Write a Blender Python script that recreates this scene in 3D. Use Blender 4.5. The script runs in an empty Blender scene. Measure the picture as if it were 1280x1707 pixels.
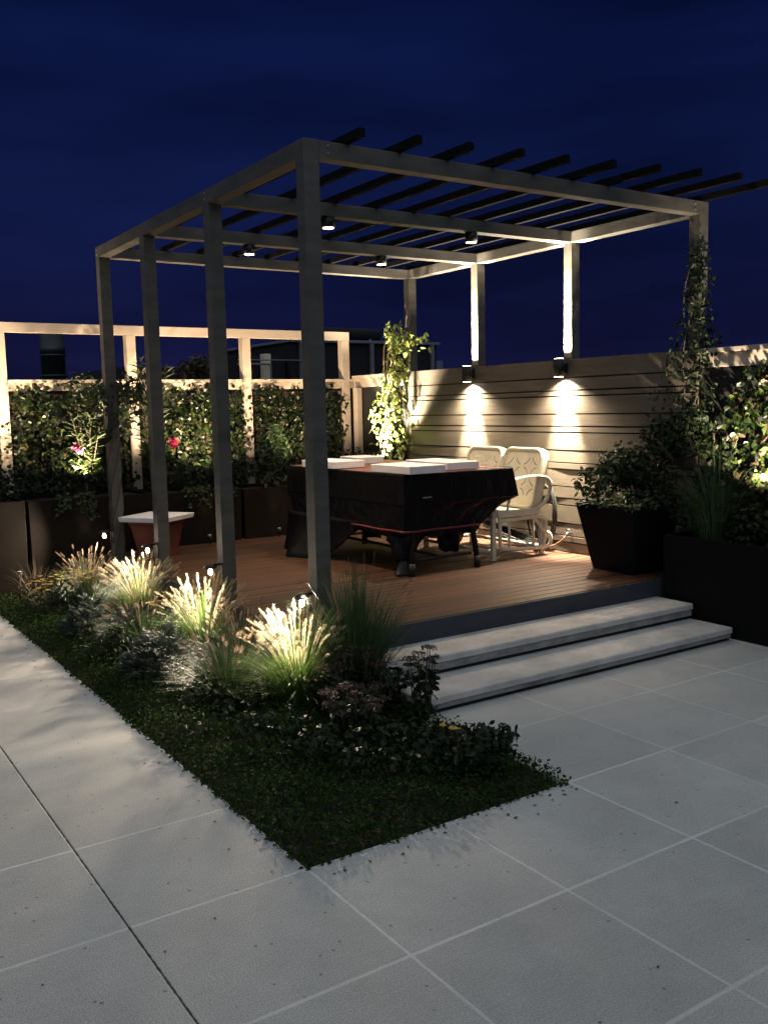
import bpy, bmesh, math, random
import numpy as np
from mathutils import Vector, Matrix
random.seed(7); RNG = np.random.default_rng(7)
sc = bpy.context.scene; COL = sc.collection
PI = math.pi

# ------------------------------------------------------------------ camera
cam = bpy.data.objects.new('camera', bpy.data.cameras.new('camera')); COL.objects.link(cam); sc.camera = cam
_f = Vector((0.546684541545331, 0.8297736525195358, -0.11230181485514822))
_r = Vector((0.8334593704129801, -0.5521306638376214, -0.02229815958832631))
_u = Vector((0.08050770091221165, 0.08140894075355809, 0.9934239248474006))
cam.matrix_world = Matrix(((_r.x, _u.x, -_f.x, -1.3941), (_r.y, _u.y, -_f.y, -2.6381), (_r.z, _u.z, -_f.z, 1.5435), (0, 0, 0, 1)))
cam.data.sensor_fit = 'HORIZONTAL'; cam.data.sensor_width = 36; cam.data.lens = 36 * 1542.4 / 1280
cam.data.clip_end = 2000; cam.data.clip_start = .05

# ------------------------------------------------------------------ sky (dusk: deep blue ahead, a bright patch added behind the camera to light the paving)
W = bpy.data.worlds.new('World'); sc.world = W; W.use_nodes = True
def world():
    nt = W.node_tree; N = nt.nodes; L = nt.links; N.clear()
    out = N.new('ShaderNodeOutputWorld'); bg = N.new('ShaderNodeBackground'); L.new(bg.outputs[0], out.inputs[0])
    tc = N.new('ShaderNodeTexCoord'); sp = N.new('ShaderNodeSeparateXYZ'); L.new(tc.outputs['Generated'], sp.inputs[0])
    cr = N.new('ShaderNodeValToRGB'); L.new(sp.outputs['Z'], cr.inputs[0])
    e = cr.color_ramp.elements
    e[0].position = 0.0; e[0].color = (.0075, .0078, .038, 1)
    e[1].position = 1.0; e[1].color = (.0008, .003, .025, 1)
    for p, c in ((.08, (.0052, .0066, .036, 1)), (.2, (.0044, .0086, .049, 1)), (.34, (.0029, .0068, .044, 1)), (.5, (.0013, .0040, .028, 1))):
        k = e.new(p); k.color = c
    nz = N.new('ShaderNodeTexNoise'); nz.inputs['Scale'].default_value = 2.2; nz.inputs['Detail'].default_value = 4
    mp = N.new('ShaderNodeMapping'); mp.inputs['Scale'].default_value = (1, 1, 5); L.new(tc.outputs['Generated'], mp.inputs[0]); L.new(mp.outputs[0], nz.inputs['Vector'])
    mr = N.new('ShaderNodeMapRange'); mr.inputs[1].default_value = .3; mr.inputs[2].default_value = .7; mr.inputs[3].default_value = .62; mr.inputs[4].default_value = 1.42
    L.new(nz.outputs[0], mr.inputs[0])
    mu = N.new('ShaderNodeVectorMath'); mu.operation = 'SCALE'; L.new(cr.outputs[0], mu.inputs[0]); L.new(mr.outputs[0], mu.inputs['Scale'])
    # added bright sky patch standing in for house light behind the camera
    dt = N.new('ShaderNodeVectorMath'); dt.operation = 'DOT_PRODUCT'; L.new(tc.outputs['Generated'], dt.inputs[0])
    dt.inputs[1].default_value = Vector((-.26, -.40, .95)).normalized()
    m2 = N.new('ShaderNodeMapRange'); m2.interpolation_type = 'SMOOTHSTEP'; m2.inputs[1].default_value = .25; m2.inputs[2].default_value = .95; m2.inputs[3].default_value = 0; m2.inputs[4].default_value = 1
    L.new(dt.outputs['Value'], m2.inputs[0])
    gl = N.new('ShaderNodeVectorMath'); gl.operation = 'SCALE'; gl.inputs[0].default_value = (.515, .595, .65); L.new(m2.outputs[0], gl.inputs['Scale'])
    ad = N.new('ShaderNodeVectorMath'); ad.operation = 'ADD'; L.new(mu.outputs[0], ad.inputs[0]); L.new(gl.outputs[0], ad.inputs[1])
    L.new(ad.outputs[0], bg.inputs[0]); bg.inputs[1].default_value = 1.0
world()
sc.view_settings.view_transform = 'Standard'; sc.view_settings.look = 'None'; sc.view_settings.exposure = 0; sc.view_settings.gamma = 1
sc.cycles.use_denoising = True
sc.cycles.max_bounces = 6; sc.cycles.diffuse_bounces = 3; sc.cycles.glossy_bounces = 3; sc.cycles.transparent_max_bounces = 8
sc.cycles.sample_clamp_indirect = 4

# lamp strengths (W), uplight fixtures are unseen, inferred from the glow they cast
WARM = (1.0, .74, .48); WARM2 = (1.0, .82, .60)
P_WALL_DOWN, P_WALL_UP, P_CAN, P_POST, P_VINE, P_PLANTER, P_IVY, P_FENCE = 250, 480, 110, 115, 1900, 2.2, 380, 270

# ------------------------------------------------------------------ materials
def nodemat(name):
    m = bpy.data.materials.new(name); m.use_nodes = True
    return m, m.node_tree.nodes, m.node_tree.links, m.node_tree.nodes['Principled BSDF']
def coords(N, L, scale, obj=False):
    tc = N.new('ShaderNodeTexCoord'); mp = N.new('ShaderNodeMapping'); mp.inputs['Scale'].default_value = scale
    L.new(tc.outputs['Object'], mp.inputs[0]); return mp.outputs[0]
def painted(name, c, rough=.55, var=.25, sc_=(3, 3, 3), bump=.15, metal=0., spec=.4, grain=40):
    m, N, L, b = nodemat(name)
    v = coords(N, L, sc_)
    n = N.new('ShaderNodeTexNoise'); n.inputs['Scale'].default_value = 2; n.inputs['Detail'].default_value = 6; n.inputs['Roughness'].default_value = .65; L.new(v, n.inputs['Vector'])
    r = N.new('ShaderNodeValToRGB'); r.color_ramp.elements[0].position = .3; r.color_ramp.elements[1].position = .7
    r.color_ramp.elements[0].color = (*[x * (1 - var) for x in c], 1); r.color_ramp.elements[1].color = (*[min(1, x * (1 + var)) for x in c], 1)
    L.new(n.outputs[0], r.inputs[0]); L.new(r.outputs[0], b.inputs['Base Color'])
    b.inputs['Roughness'].default_value = rough; b.inputs['Metallic'].default_value = metal; b.inputs['Specular IOR Level'].default_value = spec
    n2 = N.new('ShaderNodeTexNoise'); n2.inputs['Scale'].default_value = grain; n2.inputs['Detail'].default_value = 4; L.new(v, n2.inputs['Vector'])
    bp = N.new('ShaderNodeBump'); bp.inputs['Strength'].default_value = bump; bp.inputs['Distance'].default_value = .004
    L.new(n2.outputs[0], bp.inputs['Height']); L.new(bp.outputs[0], b.inputs['Normal'])
    return m
def leafmat(name, c1, c2, rough=.42, trans=.25, spec=.5):
    m, N, L, b = nodemat(name)
    g = N.new('ShaderNodeNewGeometry'); r = N.new('ShaderNodeValToRGB')
    r.color_ramp.elements[0].color = (*c1, 1); r.color_ramp.elements[1].color = (*c2, 1)
    L.new(g.outputs['Random Per Island'], r.inputs[0]); L.new(r.outputs[0], b.inputs['Base Color'])
    b.inputs['Roughness'].default_value = rough; b.inputs['Specular IOR Level'].default_value = spec
    t = N.new('ShaderNodeBsdfTranslucent'); L.new(r.outputs[0], t.inputs[0]); mx = N.new('ShaderNodeMixShader'); mx.inputs[0].default_value = trans
    L.new(b.outputs[0], mx.inputs[1]); L.new(t.outputs[0], mx.inputs[2]); L.new(mx.outputs[0], N['Material Output'].inputs[0])
    return m
def emit(name, c, s):
    m, N, L, b = nodemat(name); b.inputs['Base Color'].default_value = (.8, .8, .8, 1)
    b.inputs['Emission Color'].default_value = (*c, 1); b.inputs['Emission Strength'].default_value = s; return m

LY = 3.05
def paving_mat():
    m, N, L, b = nodemat('concrete_paving')
    T = .61; tc = N.new('ShaderNodeTexCoord'); sp = N.new('ShaderNodeSeparateXYZ'); L.new(tc.outputs['Object'], sp.inputs[0])
    def math_(op, a, bb=None):
        n = N.new('ShaderNodeMath'); n.operation = op
        for i, x in enumerate((a, bb)):
            if x is None: continue
            if isinstance(x, (int, float)): n.inputs[i].default_value = x
            else: L.new(x, n.inputs[i])
        return n.outputs[0]
    def dist(ax):   # distance to the nearest joint, metres
        k = math_('DIVIDE', sp.outputs[ax], T); fr = math_('SUBTRACT', k, math_('ROUND', k)); return math_('MULTIPLY', math_('ABSOLUTE', fr), T)
    # slow wobble so joints are not laser straight
    wn = N.new('ShaderNodeTexNoise'); wn.inputs['Scale'].default_value = 40; wn.inputs['Detail'].default_value = 3; L.new(tc.outputs['Object'], wn.inputs['Vector'])
    wob = math_('MULTIPLY', math_('SUBTRACT', wn.outputs[0], .5), .006)
    dx = math_('ADD', dist('X'), wob); dy = math_('ADD', dist('Y'), wob)
    def line(d, w): 
        r = N.new('ShaderNodeMapRange'); r.inputs[1].default_value = w; r.inputs[2].default_value = w + .003; r.inputs[3].default_value = 1; r.inputs[4].default_value = 0; L.new(d, r.inputs[0]); return r.outputs[0]
    jx, jy = line(dx, .0040), line(dy, .0052)
    # the path left of the bed is cast in longer slabs
    longs = math_('MULTIPLY', math_('LESS_THAN', sp.outputs['X'], 0), math_('GREATER_THAN', sp.outputs['Y'], .9))
    one = line(math_('ADD', math_('ABSOLUTE', math_('SUBTRACT', sp.outputs['Y'], LY)), wob), .004)
    jy = math_('ADD', math_('MULTIPLY', jy, math_('SUBTRACT', 1, longs)), math_('MULTIPLY', one, longs))
    jn = N.new('ShaderNodeTexNoise'); jn.inputs['Scale'].default_value = 1.1; jn.inputs['Detail'].default_value = 5; L.new(tc.outputs['Object'], jn.inputs['Vector'])
    jm = N.new('ShaderNodeMapRange'); jm.inputs[1].default_value = .35; jm.inputs[2].default_value = .62; jm.inputs[3].default_value = .25; jm.inputs[4].default_value = 1; L.new(jn.outputs[0], jm.inputs[0])
    jt = math_('MULTIPLY', math_('MAXIMUM', jx, jy), jm.outputs[0])
    dd = math_('ADD', math_('ABSOLUTE', math_('ADD', sp.outputs['X'], T)), wob); dark = line(dd, .0018)   # the one open expansion joint
    # slab tone per tile
    def cell(ax): return math_('FLOOR', math_('DIVIDE', sp.outputs[ax], T))
    cb = N.new('ShaderNodeCombineXYZ'); L.new(cell('X'), cb.inputs[0]); L.new(cell('Y'), cb.inputs[1])
    wh = N.new('ShaderNodeTexWhiteNoise'); wh.noise_dimensions = '2D'; L.new(cb.outputs[0], wh.inputs['Vector'])
    n = N.new('ShaderNodeTexNoise'); n.inputs['Scale'].default_value = 1.6; n.inputs['Detail'].default_value = 7; n.inputs['Roughness'].default_value = .7; L.new(tc.outputs['Object'], n.inputs['Vector'])
    n2 = N.new('ShaderNodeTexNoise'); n2.inputs['Scale'].default_value = 220; n2.inputs['Detail'].default_value = 3; L.new(tc.outputs['Object'], n2.inputs['Vector'])
    val = math_('ADD', math_('ADD', math_('MULTIPLY', wh.outputs[0], .07), math_('MULTIPLY', n.outputs[0], .38)), math_('MULTIPLY', math_('ADD', math_('MULTIPLY', math_('SUBTRACT', n2.outputs[0], .5), 3.4), .5), .30))
    r = N.new('ShaderNodeValToRGB'); r.color_ramp.elements[0].position = .25; r.color_ramp.elements[1].position = .68
    r.color_ramp.elements[0].color = (.33, .315, .295, 1); r.color_ramp.elements[1].color = (.66, .64, .605, 1); L.new(val, r.inputs[0])
    mpb = N.new('ShaderNodeMapping'); mpb.inputs['Scale'].default_value = (5, 90, 1); L.new(tc.outputs['Object'], mpb.inputs[0])     # faint brushed finish
    nb_ = N.new('ShaderNodeTexNoise'); nb_.inputs['Scale'].default_value = 1; nb_.inputs['Detail'].default_value = 5; nb_.inputs['Roughness'].default_value = .7; L.new(mpb.outputs[0], nb_.inputs['Vector'])
    val = math_('ADD', val, math_('MULTIPLY', math_('SUBTRACT', nb_.outputs[0], .5), .13)); L.new(val, r.inputs[0])
    vo = N.new('ShaderNodeTexVoronoi'); vo.inputs['Scale'].default_value = 24; L.new(tc.outputs['Object'], vo.inputs['Vector'])   # dark aggregate specks
    sepc = N.new('ShaderNodeSeparateColor'); L.new(vo.outputs['Color'], sepc.inputs[0])
    spk = math_('MULTIPLY', math_('LESS_THAN', vo.outputs['Distance'], .13), math_('GREATER_THAN', sepc.outputs[0], .83))
    def mix(fac, A, B):
        x = N.new('ShaderNodeMix'); x.data_type = 'RGBA'
        L.new(fac, x.inputs[0])
        for i, q in ((6, A), (7, B)):
            if isinstance(q, tuple): x.inputs[i].default_value = (*q, 1)
            else: L.new(q, x.inputs[i])
        return x.outputs[2]
    c = mix(math_('MULTIPLY', spk, .6), r.outputs[0], (.08, .08, .08))
    n4 = N.new('ShaderNodeTexNoise'); n4.inputs['Scale'].default_value = .55; n4.inputs['Detail'].default_value = 9; n4.inputs['Roughness'].default_value = .72; n4.inputs['Distortion'].default_value = .6; L.new(tc.outputs['Object'], n4.inputs['Vector'])
    st = N.new('ShaderNodeMapRange'); st.inputs[1].default_value = .50; st.inputs[2].default_value = .72; st.inputs[3].default_value = 0; st.inputs[4].default_value = .28; L.new(n4.outputs[0], st.inputs[0])
    c = mix(st.outputs[0], c, (.27, .255, .235))
    c = mix(math_('MULTIPLY', jt, .55), c, (.78, .76, .72)); c = mix(dark, c, (.03, .03, .03))
    L.new(c, b.inputs['Base Color']); b.inputs['Roughness'].default_value = .85; b.inputs['Specular IOR Level'].default_value = .25
    h = math_('SUBTRACT', math_('ADD', math_('MULTIPLY', n2.outputs[0], .35), math_('ADD', math_('MULTIPLY', n.outputs[0], .5), math_('MULTIPLY', nb_.outputs[0], .25))), math_('ADD', math_('MULTIPLY', jt, .8), math_('MULTIPLY', dark, 4)))
    bp = N.new('ShaderNodeBump'); bp.inputs['Strength'].default_value = .5; bp.inputs['Distance'].default_value = .004; L.new(h, bp.inputs['Height']); L.new(bp.outputs[0], b.inputs['Normal'])
    return m
def wood_mat(name, c1, c2, rough=.5):
    m, N, L, b = nodemat(name)
    tc = N.new('ShaderNodeTexCoord'); mp = N.new('ShaderNodeMapping'); mp.inputs['Scale'].default_value = (1.2, 22, 22); L.new(tc.outputs['Object'], mp.inputs[0])
    g = N.new('ShaderNodeNewGeometry'); ad = N.new('ShaderNodeVectorMath'); ad.operation = 'ADD'
    sc2 = N.new('ShaderNodeMath'); sc2.operation = 'MULTIPLY'; sc2.inputs[1].default_value = 37; L.new(g.outputs['Random Per Island'], sc2.inputs[0])
    L.new(mp.outputs[0], ad.inputs[0]); L.new(sc2.outputs[0], ad.inputs[1])
    n = N.new('ShaderNodeTexNoise'); n.inputs['Scale'].default_value = 1.5; n.inputs['Detail'].default_value = 8; n.inputs['Roughness'].default_value = .65; L.new(ad.outputs[0], n.inputs['Vector'])
    mm = N.new('ShaderNodeMath'); mm.operation = 'MULTIPLY_ADD'; mm.inputs[1].default_value = .45; L.new(g.outputs['Random Per Island'], mm.inputs[0]); 
    m3 = N.new('ShaderNodeMath'); m3.operation = 'MULTIPLY'; m3.inputs[1].default_value = .8; L.new(n.outputs[0], m3.inputs[0]); L.new(m3.outputs[0], mm.inputs[2])
    r = N.new('ShaderNodeValToRGB'); r.color_ramp.elements[0].position = .25; r.color_ramp.elements[1].position = .85
    r.color_ramp.elements[0].color = (*c1, 1); r.color_ramp.elements[1].color = (*c2, 1); L.new(mm.outputs[0], r.inputs[0]); L.new(r.outputs[0], b.inputs['Base Color'])
    b.inputs['Roughness'].default_value = rough
    bp = N.new('ShaderNodeBump'); bp.inputs['Strength'].default_value = .4; bp.inputs['Distance'].default_value = .003; L.new(n.outputs[0], bp.inputs['Height']); L.new(bp.outputs[0], b.inputs['Normal'])
    return m
M = {}
M['paving'] = paving_mat()
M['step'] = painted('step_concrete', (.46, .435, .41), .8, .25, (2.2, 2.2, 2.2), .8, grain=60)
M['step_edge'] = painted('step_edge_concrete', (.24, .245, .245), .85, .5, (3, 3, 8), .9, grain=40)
M['soil'] = painted('dark_soil', (.022, .017, .012), .95, .4, (8, 8, 8), 1, grain=25)
M['roofing'] = painted('dark_roofing', (.05, .05, .055), .9, .2)
M['taupe'] = painted('taupe_paint', (.078, .073, .063), .5, .3, (2, 2, 6), .25)
M['fence_paint'] = painted('beige_paint', (.43, .36, .285), .5, .12, (2, 2, 6), .25)
M['slat'] = painted('beige_slat_paint', (.108, .093, .073), .38, .14, (1, 1, 8), .35, grain=30)
M['dark_gap'] = painted('dark_backing', (.012, .011, .010), .9, .2)
M['rafter'] = painted('dark_rafter_stain', (.004, .004, .004), .8, .2, spec=.1)
M['fascia'] = painted('slate_blue_fascia_paint', (.032, .037, .050), .6, .2, (2, 8, 8), .3)
M['deck'] = wood_mat('cedar_decking', (.018, .0066, .0026), (.078, .031, .0115), .5)
M['bronze'] = painted('dark_bronze_planter', (.008, .0052, .0034), .6, .35, (2, 2, 2), .2, 0, .12)
M['black_pot'] = painted('black_pot_glaze', (.004, .004, .0045), .6, .2, spec=.15)
M['black_metal'] = painted('black_lamp_metal', (.012, .012, .012), .45, .1, metal=.3)
M['cover'] = painted('black_vinyl_cover', (.0042, .0044, .0058), .42, .3, (3, 3, 2), 1.0, spec=.16, grain=4)
M['cover'].node_tree.nodes['Bump'].inputs['Distance'].default_value = .012
M['red_trim'] = painted('red_binding', (.14, .018, .024), .6, .2)
M['table_top'] = wood_mat('red_brown_planks', (.085, .030, .022), (.17, .065, .045), .5)
M['foam'] = painted('pale_stone_slab', (.78, .73, .70), .8, .08, (6, 6, 6), .4)
M['cream'] = painted('cream_enamel', (.66, .60, .46), .35, .08, (5, 5, 5), .1, spec=.5)
M['hose'] = painted('dark_green_hose', (.020, .022, .020), .35, .2)
M['brass'] = painted('spigot_metal', (.55, .55, .58), .25, .1, metal=1)
M['terracotta'] = painted('terracotta', (.15, .036, .022), .7, .25)
M['silhouette'] = painted('dark_plaster', (.012, .012, .016), .9, .2)
M['grey_metal'] = painted('grey_metal', (.16, .16, .18), .6, .2)
M['palebuild'] = painted('pale_plaster', (.75, .60, .44), .8, .1)
M['flue'] = painted('weathered_flue_metal', (.045, .047, .05), .5, .3, metal=.5)
M['lens'] = emit('lit_lens', (1, .86, .66), 22)
M['lens_dim'] = emit('dim_lens', (1, .8, .55), 1.2)
M['bulb'] = emit('lit_bulb', (1, .80, .52), 26)
M['ivy'] = leafmat('ivy_leaf', (.003, .008, .002), (.008, .0155, .0035), .36, .12, .3)
M['ivy_dry'] = leafmat('brown_ivy_leaf', (.03, .018, .010), (.10, .07, .03), .5, .15)
M['ivy_light'] = leafmat('light_ivy_leaf', (.010, .022, .004), (.055, .078, .018), .36, .25, .35)
M['shrub'] = leafmat('shrub_leaf', (.006, .014, .004), (.020, .034, .009), .5, .25, .3)
M['silver'] = leafmat('silver_leaf', (.030, .045, .035), (.07, .09, .07), .7, .2)
M['cover_leaf'] = leafmat('ground_cover_leaf', (.006, .022, .003), (.030, .058, .009), .8, .25, .15)
M['cover_red'] = leafmat('reddish_ground_cover_leaf', (.03, .016, .006), (.06, .032, .012), .8, .2, .15)
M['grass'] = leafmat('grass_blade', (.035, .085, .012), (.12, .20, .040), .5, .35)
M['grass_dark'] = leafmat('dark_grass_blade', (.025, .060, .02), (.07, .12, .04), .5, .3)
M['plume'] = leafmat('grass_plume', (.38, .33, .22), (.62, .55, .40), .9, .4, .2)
M['plume_brown_shaded'] = leafmat('brown_shaded_grass_plume', (.16, .12, .08), (.28, .2, .14), .9, .4, .2)  # browner plume copy, with the shade of unlit clumps in its colour
M['stem'] = painted('green_stem', (.05, .055, .02), .7, .2)
M['wood_stem'] = painted('brown_stem', (.05, .035, .022), .8, .2)
M['pink'] = leafmat('pink_petal', (.55, .03, .12), (.75, .10, .22), .6, .35)
M['yellow'] = leafmat('yellow_petal', (.55, .30, .02), (.70, .46, .05), .6, .3)
M['sedum'] = leafmat('sedum_flower', (.035, .018, .016), (.085, .045, .038), .8, .15)
M['pinkfl'] = leafmat('pale_flower', (.25, .16, .17), (.4, .26, .28), .8, .2)

# ------------------------------------------------------------------ mesh helper
class MB:
    def __init__(s): s.v = []; s.f = []; s.sm = []
    def add(s, vs, fs, smooth=False):
        o = len(s.v); s.v += [tuple(v) for v in vs]; s.f += [tuple(i + o for i in f) for f in fs]; s.sm += [smooth] * len(fs); return s
    def box(s, x0, x1, y0, y1, z0, z1, rz=0, c=None):
        vs = [(x, y, z) for z in (z0, z1) for y in (y0, y1) for x in (x0, x1)]
        if rz:
            cx, cy = c or ((x0 + x1) / 2, (y0 + y1) / 2); a, b = math.cos(rz), math.sin(rz)
            vs = [(cx + a * (x - cx) - b * (y - cy), cy + b * (x - cx) + a * (y - cy), z) for x, y, z in vs]
        return s.add(vs, [(0, 2, 3, 1), (4, 5, 7, 6), (0, 1, 5, 4), (2, 6, 7, 3), (0, 4, 6, 2), (1, 3, 7, 5)])
    def tube(s, pts, r, n=8, cap=True, smooth=True):
        pts = [Vector(p) for p in pts]; rs = r if isinstance(r, (list, tuple)) else [r] * len(pts)
        d = (pts[1] - pts[0]).normalized(); up = Vector((0, 0, 1)) if abs(d.z) < .9 else Vector((1, 0, 0))
        a = d.cross(up).normalized(); vs = []
        for i, p in enumerate(pts):
            t = (pts[min(i + 1, len(pts) - 1)] - pts[max(i - 1, 0)]).normalized()
            a = (a - t * a.dot(t)); a = a.normalized() if a.length > 1e-6 else t.orthogonal().normalized(); b = t.cross(a)
            vs += [p + (a * math.cos(2 * PI * k / n) + b * math.sin(2 * PI * k / n)) * rs[i] for k in range(n)]
        fs = [(i * n + k, i * n + (k + 1) % n, (i + 1) * n + (k + 1) % n, (i + 1) * n + k) for i in range(len(pts) - 1) for k in range(n)]
        if cap: fs += [tuple(range(n - 1, -1, -1)), tuple((len(pts) - 1) * n + k for k in range(n))]
        return s.add(vs, fs, smooth)
    def lathe(s, prof, c, n=24, axis='z', smooth=True):
        vs = []
        for r, h in prof:
            for k in range(n):
                a = 2 * PI * k / n
                if axis == 'z': vs.append((c[0] + r * math.cos(a), c[1] + r * math.sin(a), c[2] + h))
                elif axis == 'x': vs.append((c[0] + h, c[1] + r * math.cos(a), c[2] + r * math.sin(a)))
        fs = [(i * n + k, i * n + (k + 1) % n, (i + 1) * n + (k + 1) % n, (i + 1) * n + k) for i in range(len(prof) - 1) for k in range(n)]
        fs += [tuple(range(n - 1, -1, -1)), tuple((len(prof) - 1) * n + k for k in range(n))]
        return s.add(vs, fs, smooth)
    def build(s, name, mat, parent=None, bevel=0, loc=None):
        me = bpy.data.meshes.new(name); me.from_pydata([tuple(v) for v in s.v], [], s.f); me.materials.append(mat)
        me.polygons.foreach_set('use_smooth', s.sm); me.update()
        o = bpy.data.objects.new(name, me); COL.objects.link(o)
        if parent: o.parent = parent; o.matrix_parent_inverse = Matrix.Translation(-Vector(parent.location)) if False else Matrix()
        if parent:  # meshes are modelled in world coordinates: store them relative to the thing's base
            off = wloc(parent)
            if off.length: me.transform(Matrix.Translation(-off))
        elif loc is not None:
            me.transform(Matrix.Translation(-Vector(loc))); o.location = loc
        if bevel:
            b = o.modifiers.new('bevel', 'BEVEL'); b.width = bevel; b.segments = 2; b.limit_method = 'ANGLE'
        return o
def wloc(o):
    v = Vector((0, 0, 0))
    while o: v += Vector(o.location); o = o.parent
    return v
def thing(name, label, cat, loc=(0, 0, 0), group=None):
    o = bpy.data.objects.new(name, None); COL.objects.link(o); o.location = loc; o.empty_display_size = .1
    o['label'] = label; o['category'] = cat; o['kind'] = 'thing'
    if group: o['group'] = group
    return o
def tag(o, label, cat, group=None):
    o['label'] = label; o['category'] = cat
    if group: o['group'] = group
    return o
def struct(o): o['kind'] = 'structure'; return o
def dup(root, loc, label=None):
    r = root.copy(); COL.objects.link(r); r.location = loc
    if label: r['label'] = label
    for ch in list(root.children):
        c = ch.copy(); COL.objects.link(c); c.parent = r
        for g in list(ch.children):
            d = g.copy(); COL.objects.link(d); d.parent = c
    return r
def light(name, kind, parent, loc, power, color=WARM, aim=None, size=60, blend=.6, radius=.02):
    l = bpy.data.lights.new(name, kind); l.energy = power; l.color = color; l.shadow_soft_size = radius
    o = bpy.data.objects.new(name, l); COL.objects.link(o)
    if kind == 'SPOT':
        l.spot_size = math.radians(size); l.spot_blend = blend
        o.rotation_euler = Vector(aim).to_track_quat('-Z', 'Y').to_euler()
    o.location = Vector(loc) - (wloc(parent) if parent else Vector((0, 0, 0))); o.parent = parent
    return o

# ------------------------------------------------------------------ foliage helper: many leaf-sized faces
TEMPL = {
 'ivy': ([(0, 0, 0), (.42, .12, .07), (.5, .5, .10), (.22, .62, .05), (0, 1, -.05), (-.22, .62, .05), (-.5, .5, .10), (-.42, .12, .07)], [(0, 1, 2, 3), (0, 3, 4), (0, 4, 5), (0, 5, 6, 7)]),
 'oval': ([(0, 0, 0), (.26, .35, .06), (.2, .75, .05), (0, 1, -.05), (-.2, .75, .05), (-.26, .35, .06)], [(0, 1, 2, 3), (0, 3, 4, 5)]),
 'lance': ([(0, 0, 0), (.09, .4, .03), (0, 1, -.12), (-.09, .4, .03)], [(0, 1, 2), (0, 2, 3)]),
 'frond': ([(0, 0, 0), (.12, .3, .02), (.30, .5, .0), (.1, .6, .02), (0, 1, -.08), (-.1, .6, .02), (-.30, .5, .0), (-.12, .3, .02)], [(0, 1, 2, 3), (0, 3, 4), (0, 4, 5), (0, 5, 6, 7)])}
def leaves(name, P, Nn, size, kind, mat, parent=None, up=None, jit=.6, droop=-.3):
    """P points, Nn outward normals, size per leaf"""
    P = np.asarray(P, float); n = len(P); Nn = np.asarray(Nn, float) + RNG.normal(0, jit, (n, 3))
    Nn /= np.linalg.norm(Nn, axis=1, keepdims=True) + 1e-9
    A = np.tile(np.array([0, 0, droop]), (n, 1)) + RNG.normal(0, .6, (n, 3)) if up is None else np.asarray(up, float) + RNG.normal(0, .25, (n, 3))
    Y = A - Nn * np.sum(A * Nn, axis=1, keepdims=True); Y /= np.linalg.norm(Y, axis=1, keepdims=True) + 1e-9
    X = np.cross(Y, Nn); tv, tf = TEMPL[kind]; tv = np.array(tv); k = len(tv)
    S = (np.asarray(size) * RNG.uniform(.6, 1.3, n))[:, None, None]
    V = P[:, None, :] + S * (tv[None, :, 0:1] * X[:, None, :] + tv[None, :, 1:2] * Y[:, None, :] + tv[None, :, 2:3] * Nn[:, None, :])
    V = V.reshape(-1, 3) - (np.array(wloc(parent)) if parent else 0)
    F = [tuple(i * k + a for a in f) for i in range(n) for f in tf]
    me = bpy.data.meshes.new(name); me.from_pydata(V.tolist(), [], F); me.materials.append(mat)
    o = bpy.data.objects.new(name, me); COL.objects.link(o)
    if parent: o.parent = parent
    return o
def blades(name, base, n, R, H, mat, parent, spread=.6, w=.004, lean=(0, 0), seg=6, stiff=1.0, r0=.06):
    V = []; F = []; off = np.array(wloc(parent)) if parent else np.zeros(3); tips = []
    for i in range(n):
        a = RNG.uniform(0, 2 * PI); q = RNG.uniform(0, 1) ** .7; h = H * RNG.uniform(.55, 1.1); rr = R * q * spread
        bx, by = base[0] + r0 * q * math.cos(a), base[1] + r0 * q * math.sin(a); d = np.array([math.cos(a) + lean[0], math.sin(a) + lean[1]])
        sd = np.array([-math.sin(a), math.cos(a), 0]); ww = w * RNG.uniform(.6, 1.3); tw = RNG.normal(0, .15, 2)
        o = len(V)
        for s in range(seg + 1):
            t = s / seg; hh = h * (t - .38 * q * stiff * t ** 3); rad = rr * t ** 1.7
            p = np.array([bx + d[0] * rad + tw[0] * rr * t * t, by + d[1] * rad + tw[1] * rr * t * t, base[2] + hh]); wt = ww * (1 - t ** 2 * .9)
            V += [p - sd * wt - off, p + sd * wt - off]
        F += [(o + 2 * s, o + 2 * s + 1, o + 2 * s + 3, o + 2 * s + 2) for s in range(seg)]
    me = bpy.data.meshes.new(name); me.from_pydata([tuple(v) for v in V], [], F); me.materials.append(mat)
    ob = bpy.data.objects.new(name, me); COL.objects.link(ob); ob.parent = parent; return ob
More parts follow.
